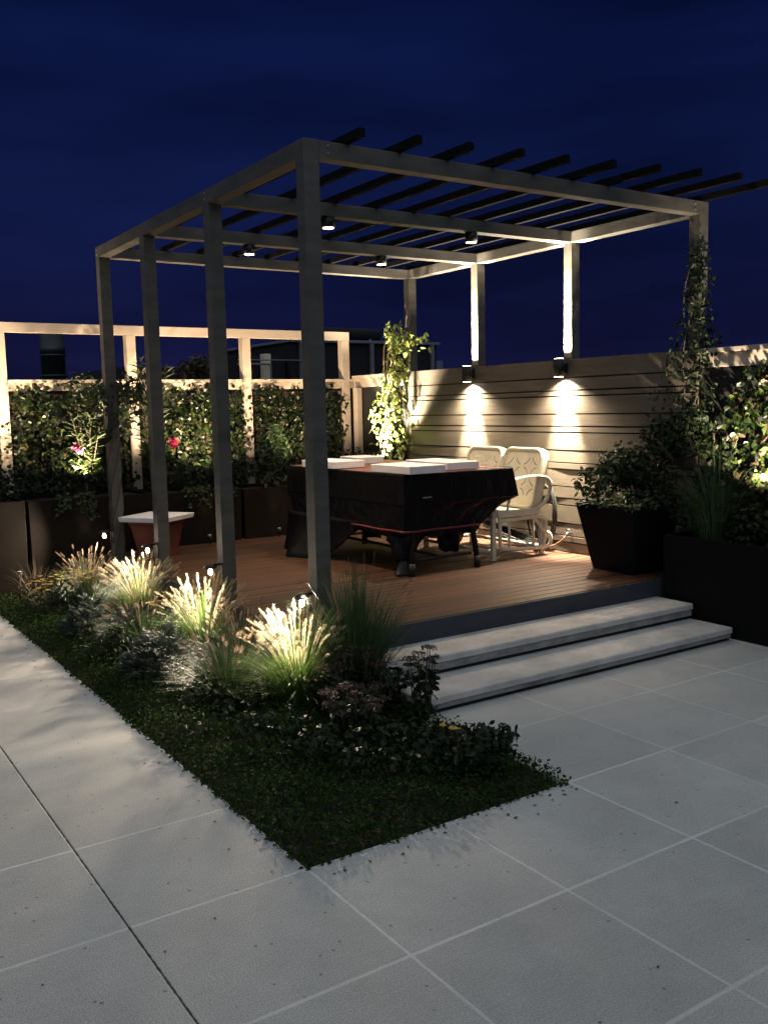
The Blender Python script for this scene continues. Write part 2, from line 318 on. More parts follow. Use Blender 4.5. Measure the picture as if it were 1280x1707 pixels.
def plume_mesh(name, base, n, R, H, mat, parent, length=.09, rad=.011, lean=(0, 0)):
    """bottle-brush seed heads on thin arching stalks"""
    V = []; F = []; off = np.array(wloc(parent))
    for i in range(n):
        a = RNG.uniform(0, 2 * PI); q = RNG.uniform(.1, 1) ** .7; h = H * RNG.uniform(.78, 1.12)
        pts = []
        for s in range(9):
            t = s / 8; rr = R * q * t ** 1.6
            pts.append(np.array([base[0] + (.04 * math.cos(a)) + (math.cos(a) + lean[0]) * rr, base[1] + (.04 * math.sin(a)) + (math.sin(a) + lean[1]) * rr, base[2] + h * (t - .16 * q * t ** 3)]))
        sd = np.array([-math.sin(a), math.cos(a), 0]); o = len(V)
        for p in pts: V += [p - sd * .0009 - off, p + sd * .0009 - off]
        F += [(o + 2 * s, o + 2 * s + 1, o + 2 * s + 3, o + 2 * s + 2) for s in range(8)]
        tip = pts[-1]; dr = (pts[-1] - pts[-2]); dr /= np.linalg.norm(dr); dr = dr + np.array([math.cos(a), math.sin(a), -.3]) * .25 * q; dr /= np.linalg.norm(dr)
        L_ = length * RNG.uniform(.7, 1.25); m = 95
        for j in range(m):
            t = j / m; c = tip + dr * (t * L_); rd = rad * math.sin(PI * (.12 + .86 * t)) ** .7
            v = RNG.normal(0, 1, 3); v -= dr * v.dot(dr); v /= np.linalg.norm(v) + 1e-9
            e = c + v * rd * 1.3 + dr * rd * 1.0; sdv = np.cross(v, dr) * .0013; o = len(V)
            V += [c - sdv - off, c + sdv - off, e - off]; F.append((o, o + 1, o + 2))
    me = bpy.data.meshes.new(name); me.from_pydata([tuple(v) for v in V], [], F); me.materials.append(mat)
    ob = bpy.data.objects.new(name, me); COL.objects.link(ob); ob.parent = parent; return ob
def clump_points(c, r, n, k=7, zflat=1.0, shell=.55):
    """points spread through an uneven crown made of k sub-clumps; returns points and outward normals"""
    cs = [np.array(c) + RNG.normal(0, .42, 3) * np.array([r[0], r[1], r[2] * zflat]) for _ in range(k)]
    P = []; Nn = []
    for i in range(n):
        q = cs[RNG.integers(k)]; d = RNG.normal(0, 1, 3); d /= np.linalg.norm(d); rr = RNG.uniform(shell, 1) * .58
        P.append(q + d * rr * np.array(r)); Nn.append(d + np.array([0, 0, .4]))
    return np.array(P), np.array(Nn)

# ================================================================== THE SETTING
ZD = .316; XL, XR = 1.205, 3.66; XA, YA, PW, XW = .971, 1.615, .0897, 4.070
PY = [1.615, 2.844, 4.033, 5.111]
H, HB = 2.909, .087
g = MB(); g.add([(-300, -300, -.35), (300, -300, -.35), (300, 300, -.35), (-300, 300, -.35)], [(0, 1, 2, 3)])
struct(g.build('ground', M['roofing']))
# paving sheet with the bed cut out of it (a real slab, 4 cm thick edge shows at the bed)
pv = MB()
def sheet(x0, x1, y0, y1): pv.box(x0, x1, y0, y1, -.06, 0)
sheet(-8, 0, -8, 9); sheet(0, 8, -8, 0); sheet(XL, 8, 0, 1.3)
struct(pv.build('patio_paving', M['paving']))
so = MB(); nx, ny = 30, 110
vs = [(x, y, -.030 + .018 * math.sin(x * 9 + y * 5) * math.sin(y * 7 - x * 3) + random.uniform(-.006, .006)) for y in np.linspace(0.001, 5.6, ny) for x in np.linspace(.001, 1.3, nx)]
so.add(vs, [(j * nx + i, j * nx + i + 1, (j + 1) * nx + i + 1, (j + 1) * nx + i) for j in range(ny - 1) for i in range(nx - 1)], True)
struct(so.build('soil', M['soil']))

# ------------------------------------------------------------------ deck and steps
dk = thing('timber_deck', 'raised warm brown timber deck of narrow boards under the pergola', 'deck', (2.5, 3.5, 0))
b = MB(); y = YA + .022; i = 0
while y < 6.1:
    w = .092; z1 = ZD + random.uniform(-.0012, .0012)
    xs = [1.0] + sorted(random.uniform(1.4, 3.9) for _ in range(1)) + [XW - .03]
    for a, c in zip(xs[:-1], xs[1:]): b.box(a + .001, c - .001, y, y + w - .0075, ZD - .028, z1)
    y += w
b.build('deck_boards', M['deck'], dk, .0025)
b = MB(); b.box(1.0, XR + .35, YA, YA + .02, .02, ZD - .0045); b.box(.98, 1.0, YA, 6.1, .02, ZD - .0045); b.build('fascia', M['fascia'], dk, .002)
b = MB(); b.box(1.01, 4.03, YA + .03, 6.1, .0, ZD - .035); b.build('understructure', M['dark_gap'], dk)

stt = thing('concrete_steps', 'two broad pale concrete steps leading up to the deck', 'steps', ((XL + XR) / 2, 1.3, 0))
def step(x0, x1, y0, y1, z0, z1):
    n = 60; t = MB(); th = .036
    # slab with slightly uneven nosing
    prof = [(0, z1 - th), (0, z1 - .006), (.006, z1), (y1 - y0, z1)]
    vs = []
    for i in range(n + 1):
        x = x0 + (x1 - x0) * i / n; d = .0006 * math.sin(i * 1.7) + random.uniform(-.0008, .0008)
        for py, pz in prof: vs.append((x, y0 + py + (d if py < .01 else 0), pz + (d * .3 if py < .01 else 0)))
        vs.append((x, y1, z1 - th))
    k = 5; fs = [(i * k + j, (i + 1) * k + j, (i + 1) * k + (j + 1) % k, i * k + (j + 1) % k) for i in range(n) for j in range(k)]
    fs += [tuple(range(k)), tuple(n * k + j for j in range(k - 1, -1, -1))]
    t.add(vs, fs); s = t.build('step', M['step'], stt)
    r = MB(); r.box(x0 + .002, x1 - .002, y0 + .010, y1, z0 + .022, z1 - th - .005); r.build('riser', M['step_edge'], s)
    r = MB(); r.box(x0 + .004, x1 - .004, y0 + .022, y1, z0, z0 + .021); r.build('base_shadow_strip', M['dark_gap'], s)  # dark strip painted for the shadow at the step's foot
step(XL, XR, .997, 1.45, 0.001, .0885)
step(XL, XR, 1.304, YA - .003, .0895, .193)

# ------------------------------------------------------------------ pergola
pg = thing('pergola', 'square taupe timber pergola with slatted dark rafters over the deck', 'pergola', (2.5, 3.4, 0))
def bar(x0, x1, y0, y1, z0, z1, name, mat='taupe', par=None, bv=.003):
    b = MB(); b.box(x0, x1, y0, y1, z0, z1); return b.build(name, M[mat], par or pg, bv)
for i, y in enumerate(PY):
    for x in (XA, XW):
        z0 = -.02 if x == XA else ZD
        top = H + .001 if i == 0 else H - HB - .001
        bar(x, x + PW, y, y + PW, z0, top, 'post')
    off = 0 if i else 0
    bar(XA + PW + .001, XW - .001, y + .002, y + PW - .002, H - HB + (.001 if i else 0), H - (.001 if i else 0), 'cross_beam')
bar(XA, XA + PW, PY[0] + PW + .001, PY[3] + PW, H - HB, H, 'side_beam'); bar(XW, XW + PW, PY[0] + PW + .001, PY[3] + PW, H - HB, H, 'side_beam')
tips = [.45, .99, 1.52, 2.06, 2.58, 3.11, 3.63, 4.14, 4.66, 5.18]; over = [.146, .185, .215, .256, .285, .34, .40, .455, .51, .55]
for t, o in zip(tips, over):
    x = XA + t * .61; bar(x - .031, x + .004, YA - o, PY[3] + PW + .06, H + .002, H + .048, 'rafter', 'rafter', None, .002)

for i, y in enumerate(PY):
    for x in (XA, XW):
        for dz in (.024, .062):
            xb = x + PW + .001 if x == XA else x - .001
            b = MB(); yb = y + PW / 2
            if i == 0: b.lathe([(.008, -.004), (.008, .003), (.005, .006)], (x + PW + .06 if x == XA else x - .06, 0, 0), 10, 'x'); b.v = [(p[0] * 0 + (x + PW + .055 if x == XA else x - .055) + p[1], YA + .001 - (p[0] - (x + PW + .06 if x == XA else x - .06)), H - dz + p[2]) for p in b.v]
            else: b.lathe([(.008, -.004), (.008, .003), (.005, .006)], (0, 0, 0), 10, 'x'); b.v = [((x - .001 - p[0]) , yb + p[1], H - dz + p[2]) for p in b.v]
            b.build('bolt', M['grey_metal'], pg)
# ------------------------------------------------------------------ right-hand slatted wall
gaps = [1.751, 1.648, 1.603, 1.457, 1.356, 1.306, 1.160, 1.058, 1.004, .861, .764, .707, .556, .453, .400]
sw = thing('slatted_wall', 'beige wall of horizontal boards in uneven widths behind the glider', 'wall', (4.07, 3.4, 0))
edges = [1.898] + gaps + [.322]; b = MB()
for a, c in zip(edges[:-1], edges[1:]):
    ya_, yb_ = 1.60, 5.108; n = 14; j = random.uniform(-.003, .003); g_ = .0055 if c > .33 else 0; g0 = .0055 if a < 1.89 else 0
    vs = []
    for q in range(n + 1):
        yy = ya_ + (yb_ - ya_) * q / n; wv = .0018 * math.sin(q * 1.3 + a * 40)
        xo = 4.047 + j + wv; tl = random.uniform(-.0008, .0008)
        vs += [(xo, yy, c + g_ + tl), (xo + random.uniform(-.0006, .0006), yy, a - g0 + tl), (4.066, yy, a - g0 + tl), (4.066, yy, c + g_ + tl)]
    b.add(vs, [(q * 4 + k, (q + 1) * 4 + k, (q + 1) * 4 + (k + 1) % 4, q * 4 + (k + 1) % 4) for q in range(n) for k in range(4)] + [(3, 2, 1, 0), (n * 4, n * 4 + 1, n * 4 + 2, n * 4 + 3)])
b.build('boards', M['slat'], sw)
b = MB(); b.box(4.0665, 4.0695, 1.60, 5.11, .05, 1.89); b.build('backing', M['dark_gap'], sw)
def framed(name, label, y0, y1):
    w = thing(name, label, 'fence', (4.07, (y0 + y1) / 2, 0))
    b = MB(); b.box(4.035, 4.135, y0, y1, 1.868, 1.900); b.build('cap', M['fence_paint'], w, .003)
    b = MB(); b.box(4.06, 4.11, y0 + .002, y1 - .002, 1.77, 1.867); b.build('top_board', M['fence_paint'], w, .002)
    b = MB(); b.box(4.075, 4.105, y0 + .003, y1 - .003, .0, 1.769); b.build('panel', M['dark_gap'], w)
    return w
framed('framed_fence', 'short dark fence section in the far corner beside the brightly lit climber', 5.215, 6.19)
framed('framed_fence', 'fence section with a pale cap at the right edge, covered in ivy', -4.5, 1.592)

# ------------------------------------------------------------------ back fence
bf = thing('garden_fence', 'tall beige fence with open top rail across the back left', 'fence', (1.5, 6.2, 0))
YF = 6.2
posts = [-3.24, -2.05, -.86, .33, 1.52, 2.73, 3.925]
for x in posts: bar(x, x + .092, YF, YF + .092, -.02, 2.289, 'post', 'fence_paint', bf)
bar(-4.4, 4.02, YF, YF + .092, 2.290, 2.378, 'top_rail', 'fence_paint', bf)
for x0, x1 in zip([-4.4] + [p + .092 for p in posts], posts + [4.14]):
    bar(x0 + .0015, x1 - .0015, YF - .02, YF + .10, 1.838, 1.866, 'cap', 'fence_paint', bf)
    bar(x0 + .0015, x1 - .0015, YF + .02, YF + .06, 1.765, 1.8365, 'top_board', 'fence_paint', bf, .001)
    b = MB(); b.box(x0 + .002, x1 - .002, YF + .045, YF + .06, -.02, 1.764); pn = b.build('panel', M['dark_gap'], bf)
    if x1 - x0 > .5:
        b = MB(); st_ = .075
        for k in range(int((x1 - x0) / st_)): b.box(x0 + .03 + k * st_, x0 + .036 + k * st_, YF + .034, YF + .042, .4, 1.76)
        for k in range(18): b.box(x0 + .003, x1 - .003, YF + .026, YF + .033, .45 + k * .075, .456 + k * .075)
        b.build('trellis', M['wood_stem'], pn)
cp = MB(); cp.box(3.99, 4.056, 6.02, 6.10, ZD, 1.765)
tag(cp.build('corner_post', M['fence_paint'], None, .003, (4.02, 6.06, ZD)), 'pale square post standing in the far fence corner', 'post')

# ------------------------------------------------------------------ planters
def planter(name, label, x0, x1, y0, y1, z0, z1, mat='bronze', group=None):
    p = thing(name, label, 'planter', ((x0 + x1) / 2, (y0 + y1) / 2, z0), group)
    w = .02; tp = .012; b = MB()
    vs = [(x0 + tp, y0 + tp, z0), (x1 - tp, y0 + tp, z0), (x1 - tp, y1 - tp, z0), (x0 + tp, y1 - tp, z0), (x0, y0, z1), (x1, y0, z1), (x1, y1, z1), (x0, y1, z1),
          (x0 + w, y0 + w, z1), (x1 - w, y0 + w, z1), (x1 - w, y1 - w, z1), (x0 + w, y1 - w, z1), (x0 + w, y0 + w, z1 - .05), (x1 - w, y0 + w, z1 - .05), (x1 - w, y1 - w, z1 - .05), (x0 + w, y1 - w, z1 - .05)]
    fs = [(3, 2, 1, 0)]
    for q in (0, 4, 8): fs += [(q + k, q + (k + 1) % 4, q + 4 + (k + 1) % 4, q + 4 + k) for k in range(4)]
    b.add(vs, fs); b.build('box_body', M[mat], p, .004)
    b = MB(); n = 14; vs = [(x0 + w + .003 + (x1 - x0 - 2 * w - .006) * i / n, y0 + w + .003 + (y1 - y0 - 2 * w - .006) * j / 6, z1 - .035 + random.uniform(-.008, .008)) for j in range(7) for i in range(n + 1)]
    b.add(vs, [(j * (n + 1) + i, j * (n + 1) + i + 1, (j + 1) * (n + 1) + i + 1, (j + 1) * (n + 1) + i) for j in range(6) for i in range(n)], True); b.build('soil', M['soil'], p)
    return p
G = 'long bronze planters along the back fence'
planter('planter_box', 'bronze planter at the far left, mostly hidden behind wispy grass', -1.15, .34, 5.44, 6.10, -.02, .835, group=G)
planter('planter_box', 'bronze planter with ivy trailing over its rim, left of the stone topped stool', .36, 1.44, 5.43, 6.10, -.02, .825, group=G)
planter('planter_box', 'bronze planter directly behind the stone topped stool', 1.46, 2.30, 5.42, 6.10, ZD, .812, group=G)
planter('planter_box', 'bronze planter in the far corner behind the covered table', 2.32, 3.97, 5.42, 5.98, ZD, .80, group=G)
planter('planter_box', 'long black planter running along the right of the steps', 3.69, 4.03, -4.2, 1.585, 0, .63, 'black_pot')
# tapered square pot at the deck corner
tp = thing('tapered_pot', 'tall black tapered pot on the front right corner of the deck', 'pot', (3.84, 1.98, ZD))
b = MB(); vs = []
def sq(cx, cy, hw, hy, z): return [(cx - hw, cy - hy, z), (cx + hw, cy - hy, z), (cx + hw, cy + hy, z), (cx - hw, cy + hy, z)]
vs = sq(3.83, 2.00, .185, .20, ZD) + sq(3.785, 2.00, .252, .27, .815) + sq(3.785, 2.00, .232, .25, .815) + sq(3.785, 2.00, .23, .245, .77)
b.add(vs, [(3, 2, 1, 0)] + [(q + k, q + (k + 1) % 4, q + 4 + (k + 1) % 4, q + 4 + k) for q in (0, 4, 8) for k in range(4)]); b.build('pot_body', M['black_pot'], tp, .012)
b = MB(); b.add(sq(3.785, 2.00, .228, .243, .775), [(0, 1, 2, 3)]); b.build('soil', M['soil'], tp)

# ------------------------------------------------------------------ lamps
def wall_lamp(y, label):
    t = thing('wall_lamp', label, 'lamp', (4.0, y, 1.83), 'up and down lamps on the slatted wall')
    b = MB(); b.lathe([(.043, -.072), (.047, -.072), (.047, .072), (.043, .072), (.043, .066), (.0, .066)], (3.972, y, 1.832), 24)
    b.build('lamp_body', M['black_metal'], t)
    b = MB(); b.box(4.016, 4.044, y - .03, y + .03, 1.79, 1.875); b.build('bracket', M['black_metal'], t, .003)
    b = MB(); b.lathe([(.036, 0), (.036, .001)], (3.972, y, 1.7575), 20); b.build('lens', M['lens'], t)
    b = MB(); b.lathe([(.036, 0), (.036, .001)], (3.972, y, 1.9055), 20); b.build('lens', M['lens'], t)
    light('down_light', 'SPOT', t, (3.985, y, 1.744), P_WALL_DOWN, WARM2, (.16, 0, -1), 140, 1, .008)
    light('down_beam', 'SPOT', t, (3.985, y, 1.744), 2000, WARM2, (.10, 0, -1), 50, .95, .008)
    light('up_beam', 'SPOT', t, (3.985, y, 1.918), 2400, WARM2, (.07, 0, 1), 34, 1, .008)
    light('down_spill', 'SPOT', t, (3.955, y, 1.744), P_WALL_DOWN * .09, WARM, (-.25, 0, -1), 150, .8, .008)
    light('up_light', 'SPOT', t, (3.985, y, 1.918), P_WALL_UP, WARM2, (.05, 0, 1), 130, 1, .008)
    return t
wall_lamp(2.889, 'black up and down wall lamp nearer the camera, above the glider back')
wall_lamp(4.078, 'black up and down wall lamp farther along the wall, nearer the lit climber')
def can(x, y, z, label):
    t = thing('downlight', label, 'lamp', (x, y, z), 'can downlights under the pergola beams')
    b = MB(); b.lathe([(.0, -.010), (.040, -.010), (.042, -.066), (.047, -.068), (.047, 0), (.0, 0)][1:5], (x, y, z - .001), 24); b.build('lamp_body', M['black_metal'], t)
    b = MB(); b.lathe([(.037, 0), (.037, .001)], (x, y, z - .0705), 20); b.build('lens', M['lens'], t)
    light('bulb_light', 'SPOT', t, (x, y, z - .084), P_CAN, WARM, (0, 0, -1), 90, .9, .010)
can(1.85, 2.889, H - HB, 'black can downlight nearest the front left post, largest of the four')
can(3.08, 2.889, H - HB, 'black can downlight under the beam that meets the nearer wall lamp post')
can(1.83, 4.078, H - HB, 'black can downlight seen left of the front post, third beam')
can(3.06, 4.078, H - HB, 'black can downlight on the third beam near its right half')
def post_lamp(y, label):
    t = thing('post_lamp', label, 'lamp', (.93, y, .50), 'small lamps on the left pergola posts')
    b = MB(); b.box(.962, .970, y - .045, y + .045, .45, .57); b.box(.915, .962, y - .010, y + .010, .553, .566); b.build('bracket', M['black_metal'], t, .002)
    b = MB(); b.lathe([(.045, 0), (.040, .010), (.018, .022), (.004, .026)], (.90, y, .542), 20); b.build('lamp_shade', M['black_metal'], t)
    b = MB(); b.lathe([(.004, -.018), (.011, -.014), (.015, -.006), (.015, .004), (.010, .016), (.007, .028)], (.90, y, .514), 16); b.build('glass_bulb', M['bulb'], t)
    light('bulb_light', 'SPOT', t, (.862, y, .50), P_POST, WARM2, (-1, -.55, -.03), 138, .35, .02)
for y, l in zip([5.156, 4.078, 2.889, 1.66], ['small glowing lamp on the farthest left pergola post', 'small lamp on the third left post, lighting the far grass plumes', 'small lamp on the second left post, lighting the middle grass plumes', 'small lamp on the front left post, lighting the nearest grass plumes']):
    post_lamp(y, l)
def spike(loc, aim, power, label, size=50, col=WARM, h=.06):
    t = thing('spike_light', label, 'lamp', loc, 'small uplights in planters and bed')
    x, y, z = loc; d = Vector(aim).normalized(); c = Vector((x, y, z + h))
    b = MB(); b.tube([(x, y, z), (x, y, z + h)], .006); b.build('spike', M['black_metal'], t)
    b = MB(); b.tube([c - d * .03, c + d * .03], [.016, .024], 14); b.build('lamp_body', M['black_metal'], t)
    b = MB(); b.tube([c + d * .0302, c + d * .0306], .015, 14); b.build('lens', M['lens_dim'], t)
    light('bulb_light', 'SPOT', t, c + d * .045, power, col, aim, size, .8, .015)
spike((3.66, 5.16, ZD), (.26, .04, 1.0), P_VINE, 'uplight at the foot of the brightly lit climber', 80, WARM2, .62)
spike((1.93, 5.345, ZD), (0, .10, 1), P_PLANTER, 'uplight glowing on the planter right of the stool', 46)
spike((2.65, 5.345, ZD), (0, .10, 1), P_PLANTER, 'uplight glowing on the corner planter left of the table', 46)
spike((.82, 5.345, -.02), (0, .10, 1), P_PLANTER * 1.6, 'uplight glowing on the planter with trailing ivy', 46, h=.33)
spike((.24, 5.35, -.02), (0, .10, 1), P_PLANTER * .5, 'uplight glowing faintly on the far left planter', 60, h=.25)
for x_, l_ in ((-.35, 'stake uplight in the far left planter, lighting the fence'), (.88, 'stake uplight among the ivy by the left pink bloom'), (2.08, 'stake uplight below the ivy of the middle bay'), (3.25, 'stake uplight in the corner planter under the darker ivy')):
    spike((x_, 5.52, .77), (.05, .45, 1), P_FENCE * (.45 if x_ > 3 else 1), l_, 150, WARM, .22)
spike((3.72, .74, .60), (.36, .30, .50), P_IVY, 'uplight in the black planter below the lit ivy', 92, WARM2, .30)

# ------------------------------------------------------------------ covered table
tb = thing('covered_table', 'long table under a black vinyl cover with red binding', 'table', (2.9, 3.7, ZD))
X0, X1, Y0, Y1 = 2.40, 3.42, 2.85, 4.62
b = MB(); n = 11; w = (Y1 - Y0 - .02) / n
for i in range(n): b.box(X0 + .01, X1 - .01, Y0 + .01 + i * w, Y0 + .01 + (i + 1) * w - .004, 1.030, 1.056)
b.build('table_top', M['table_top'], tb, .002)
def ring(x0, x1, y0, y1, z, r=.05, n=22, wr=0., ph=0., skew=0.):
    pts = []; per = [((x0, y0), (x1, y0)), ((x1, y0), (x1, y1)), ((x1, y1), (x0, y1)), ((x0, y1), (x0, y0))]
    for (a, c) in per:
        for k in range(n):
            t = k / n; x = a[0] + (c[0] - a[0]) * t; y = a[1] + (c[1] - a[1]) * t
            nx_, ny_ = (c[1] - a[1]), -(c[0] - a[0]); l = math.hypot(nx_, ny_); nx_ /= l; ny_ /= l
            e = min(t, 1 - t); d = wr * (math.sin(t * 19 + ph) * .6 + math.sin(t * 43 + ph * 2) * .4) + wr * random.uniform(-.3, .3)
            pts.append((x + nx_ * d, y + ny_ * d, z + wr * .6 * math.sin(t * 13 + ph * 3) + skew * (x - x0)))
    return pts
R_ = [ring(X0 + .012, X1 - .012, Y0 + .012, Y1 - .012, 1.050), ring(X0 - .004, X1 + .004, Y0 - .004, Y1 + .004, 1.058), ring(X0 - .012, X1 + .012, Y0 - .010, Y1 + .010, 1.050, wr=.001), ring(X0 - .013, X1 + .035, Y0 - .014, Y1 + .02, .94, wr=.0025, ph=1),
      ring(X0 - .014, X1 + .060, Y0 - .018, Y1 + .03, .832, wr=.003, ph=1.6), ring(X0 - .010, X1 + .045, Y0 - .012, Y1 + .02, .826, wr=.003, ph=1.6), ring(X0 - .010, X1 - .10, Y0 - .004, Y1 - .02, .775, wr=.007, ph=2.3), ring(X0 - .012, X1 - .21, Y0 - .004, Y1 - .05, .71, wr=.008, ph=3.5), ring(X0 - .014, X1 - .30, Y0 - .004, Y1 - .10, .640, wr=.005, ph=5), ring(X0 + .01, X1 - .33, Y0 + .02, Y1 - .14, .585, wr=.018, ph=6)]
b = MB(); k = len(R_[0]); b.add([p for r in R_ for p in r], [(i * k + j, i * k + (j + 1) % k, (i + 1) * k + (j + 1) % k, (i + 1) * k + j) for i in range(len(R_) - 1) for j in range(k)] + [tuple((len(R_) - 1) * k + j for j in range(k))], False)
cv = b.build('vinyl_cover', M['cover'], tb)
# the far half of the cover hangs to the deck and flares out
b = MB(); vs = []; ny_, nz_ = 30, 9
for i in range(ny_ + 1):
    y = 3.42 + 1.22 * i / ny_; fl_ = min(1, max(0, (y - 3.42) / .5)); zb = .63 - (.63 - ZD - .004) * fl_
    for j in range(nz_ + 1):
        t = j / nz_; z = .66 + (zb - .66) * t; d = (.20 * math.exp(-((y - 4.22) / .26) ** 2) + .03) * t * t * fl_ + .010 * math.sin(y * 31 + z * 6) * t
        vs.append((X0 - .018 - d, y, z))
b.add(vs, [(i * (nz_ + 1) + j, (i + 1) * (nz_ + 1) + j, (i + 1) * (nz_ + 1) + j + 1, i * (nz_ + 1) + j + 1) for i in range(ny_) for j in range(nz_)], True)
sk = b.build('hanging_skirt', M['cover'], tb); m_ = sk.modifiers.new('thickness', 'SOLIDIFY'); m_.thickness = .004
b = MB(); b.box(2.55, 2.63, Y0 - .0235, Y0 - .0195, .874, .886); b.build('buckle_strap', M['grey_metal'], tb)
b = MB(); rr = ring(X0 - .022, X1 - .298, Y0 - .012, 3.55, .636, wr=.002, ph=5, n=22)
rr = rr[:22] + [(X1 - .30, Y0 - .004, .636)]; lf = [(X0 - .024, Y0 + (3.55 - Y0) * t / 10, .636 + .002 * math.sin(t)) for t in range(10, 0, -1)]
b.tube(lf + rr[:-1], .0085, 6); b.build('red_binding', M['red_trim'], tb)
def bundle(cx, cy, z0, z1, r0, r1, sx=1., sy=1., n=18, m=7, lean=(0, 0)):
    b = MB(); vs = []
    for i in range(m + 1):
        t = i / m; r = r1 + (r0 - r1) * (1 - t) ** 1.2
        for k2 in range(n):
            a = 2 * PI * k2 / n; q = r * (1 + .18 * math.sin(a * 4 + t * 3) + .12 * random.uniform(-1, 1))
            vs.append((cx + lean[0] * (1 - t) + q * sx * math.cos(a), cy + lean[1] * (1 - t) + q * sy * math.sin(a), z0 + (z1 - z0) * t + (random.uniform(0, .02) if i == 0 else 0)))
    b.add(vs, [(i * n + k2, i * n + (k2 + 1) % n, (i + 1) * n + (k2 + 1) % n, (i + 1) * n + k2) for i in range(m) for k2 in range(n)] + [tuple(range(n - 1, -1, -1))], True)
    return b
bundle(2.48, 2.95, .40, .60, .05, .10, 1.3, 1, lean=(-.05, -.02)).build('cover_gather', M['cover'], tb)
bundle(2.44, 2.90, ZD + .002, .42, .075, .045, 1.2, .8, lean=(-.03, -.02)).build('cover_gather', M['cover'], tb)
bundle(2.95, 3.02, .42, .61, .06, .10, 1.2, 1, lean=(-.02, 0)).build('cover_gather', M['cover'], tb)
bundle(2.98, 4.2, .40, .60, .07, .11, 1.1, 1).build('cover_gather', M['cover'], tb)
for (x, y, x2, y2) in ((2.50, 2.90, 2.42, 2.80), (3.03, 2.87, 3.03, 2.80), (2.50, 4.35, 2.44, 4.44), (3.03, 4.35, 3.05, 4.44)):
    b = MB(); b.tube([(x, y, 1.0), (x, y, .7), (x2, y2, ZD + .06)], .022, 8); b.tube([(x2, y2, ZD + .09), (x2, y2, ZD + .001)], [.024, .028], 10); b.build('leg', M['black_metal'], tb)
for p_, q_ in (((2.47, 2.85, .42), (3.03, 2.87, .42)), ((2.75, 2.875, .42), (2.75, 4.385, .42)), ((2.47, 4.40, .42), (3.03, 4.40, .42))):
    b = MB(); b.tube([p_, q_], .012); b.build('stretcher', M['black_metal'], tb)
Gs = 'pale slabs weighing down the table cover'
for (cx, cy, w, l, a, lb) in ((2.56, 3.03, .33, .50, .02, 'pale slab on the table nearest the front, closest to its left corner'), (3.02, 3.22, .30, .60, -.06, 'pale slab on the right side of the table, behind the front one'),
                              (2.50, 4.03, .30, .50, .05, 'pale slab on the left end of the table, partly behind the front post'), (2.97, 4.33, .26, .34, -.09, 'small pale slab at the far back of the table top')):
    b = MB(); b.box(cx - w / 2, cx + w / 2, cy - l / 2, cy + l / 2, 1.0595, 1.118, a); tag(b.build('stone_slab', M['foam'], None, .005, (cx, cy, 1.06)), lb, 'slab', Gs)

# ------------------------------------------------------------------ stool with stone top
stl = thing('stone_topped_stool', 'low terracotta pedestal stool with a pale square stone top', 'stool', (1.31, 5.0, ZD))
a = .62; c_, s_ = math.cos(a), math.sin(a)
def rsq(cx, cy, h, z): return [(cx + c_ * x * h - s_ * y * h, cy + s_ * x * h + c_ * y * h, z) for x, y in ((-1, -1), (1, -1), (1, 1), (-1, 1))]
b = MB(); b.add(rsq(1.31, 5.0, .115, ZD + .001) + rsq(1.31, 5.0, .160, .60) + rsq(1.31, 5.0, .172, .602) + rsq(1.31, 5.0, .172, .632), [(3, 2, 1, 0)] + [(q + k, q + (k + 1) % 4, q + 4 + (k + 1) % 4, q + 4 + k) for q in (0, 4, 8) for k in range(4)] + [(12, 13, 14, 15)])
b.build('pedestal', M['terracotta'], stl, .006)
b = MB(); b.add(rsq(1.31, 5.0, .222, .633) + rsq(1.31, 5.0, .230, .674), [(3, 2, 1, 0), (4, 5, 6, 7)] + [(k, (k + 1) % 4, 4 + (k + 1) % 4, 4 + k) for k in range(4)]); b.build('stone_top', M['foam'], stl, .005)

# ------------------------------------------------------------------ glider bench
gl = thing('glider_bench', 'vintage cream metal two seat glider with pierced backs against the wall', 'bench', (3.6, 3.38, ZD))
def plate(outer, holes, thick, name):
    """flat pierced sheet metal: outline and slots in 2D -> mesh data (x, y, thickness z)"""
    cu = bpy.data.curves.new(name, 'CURVE'); cu.dimensions = '2D'; cu.fill_mode = 'BOTH'; cu.extrude = thick / 2
    for loop in [outer] + holes:
        s = cu.splines.new('POLY'); s.points.add(len(loop) - 1); s.use_cyclic_u = True
        for i, p in enumerate(loop): s.points[i].co = (p[0], p[1], 0, 1)
    o = bpy.data.objects.new(name, cu); COL.objects.link(o); dg = bpy.context.evaluated_depsgraph_get(); dg.update()
    me = bpy.data.meshes.new_from_object(o.evaluated_get(dg)); bpy.data.objects.remove(o); return me
def rrect(w, h, r, n=6, c=(0, 0)):
    L_ = []
    for (sx, sy, a0) in ((1, 1, 0), (-1, 1, 90), (-1, -1, 180), (1, -1, 270)):
        for i in range(n + 1):
            t = math.radians(a0 + 90 * i / n); L_.append((c[0] + sx * (w / 2 - r) + r * math.cos(t), c[1] + sy * (h / 2 - r) + r * math.sin(t)))
    return L_
def arcslot(cx, cy, R, a0, a1, w=.009, n=7):
    o = [(cx + (R + w / 2) * math.cos(math.radians(a0 + (a1 - a0) * i / n)), cy + (R + w / 2) * math.sin(math.radians(a0 + (a1 - a0) * i / n))) for i in range(n + 1)]
    i_ = [(cx + (R - w / 2) * math.cos(math.radians(a0 + (a1 - a0) * i / n)), cy + (R - w / 2) * math.sin(math.radians(a0 + (a1 - a0) * i / n))) for i in range(n, -1, -1)]
    return o + i_
BW, BH = .47, .50
slots = []
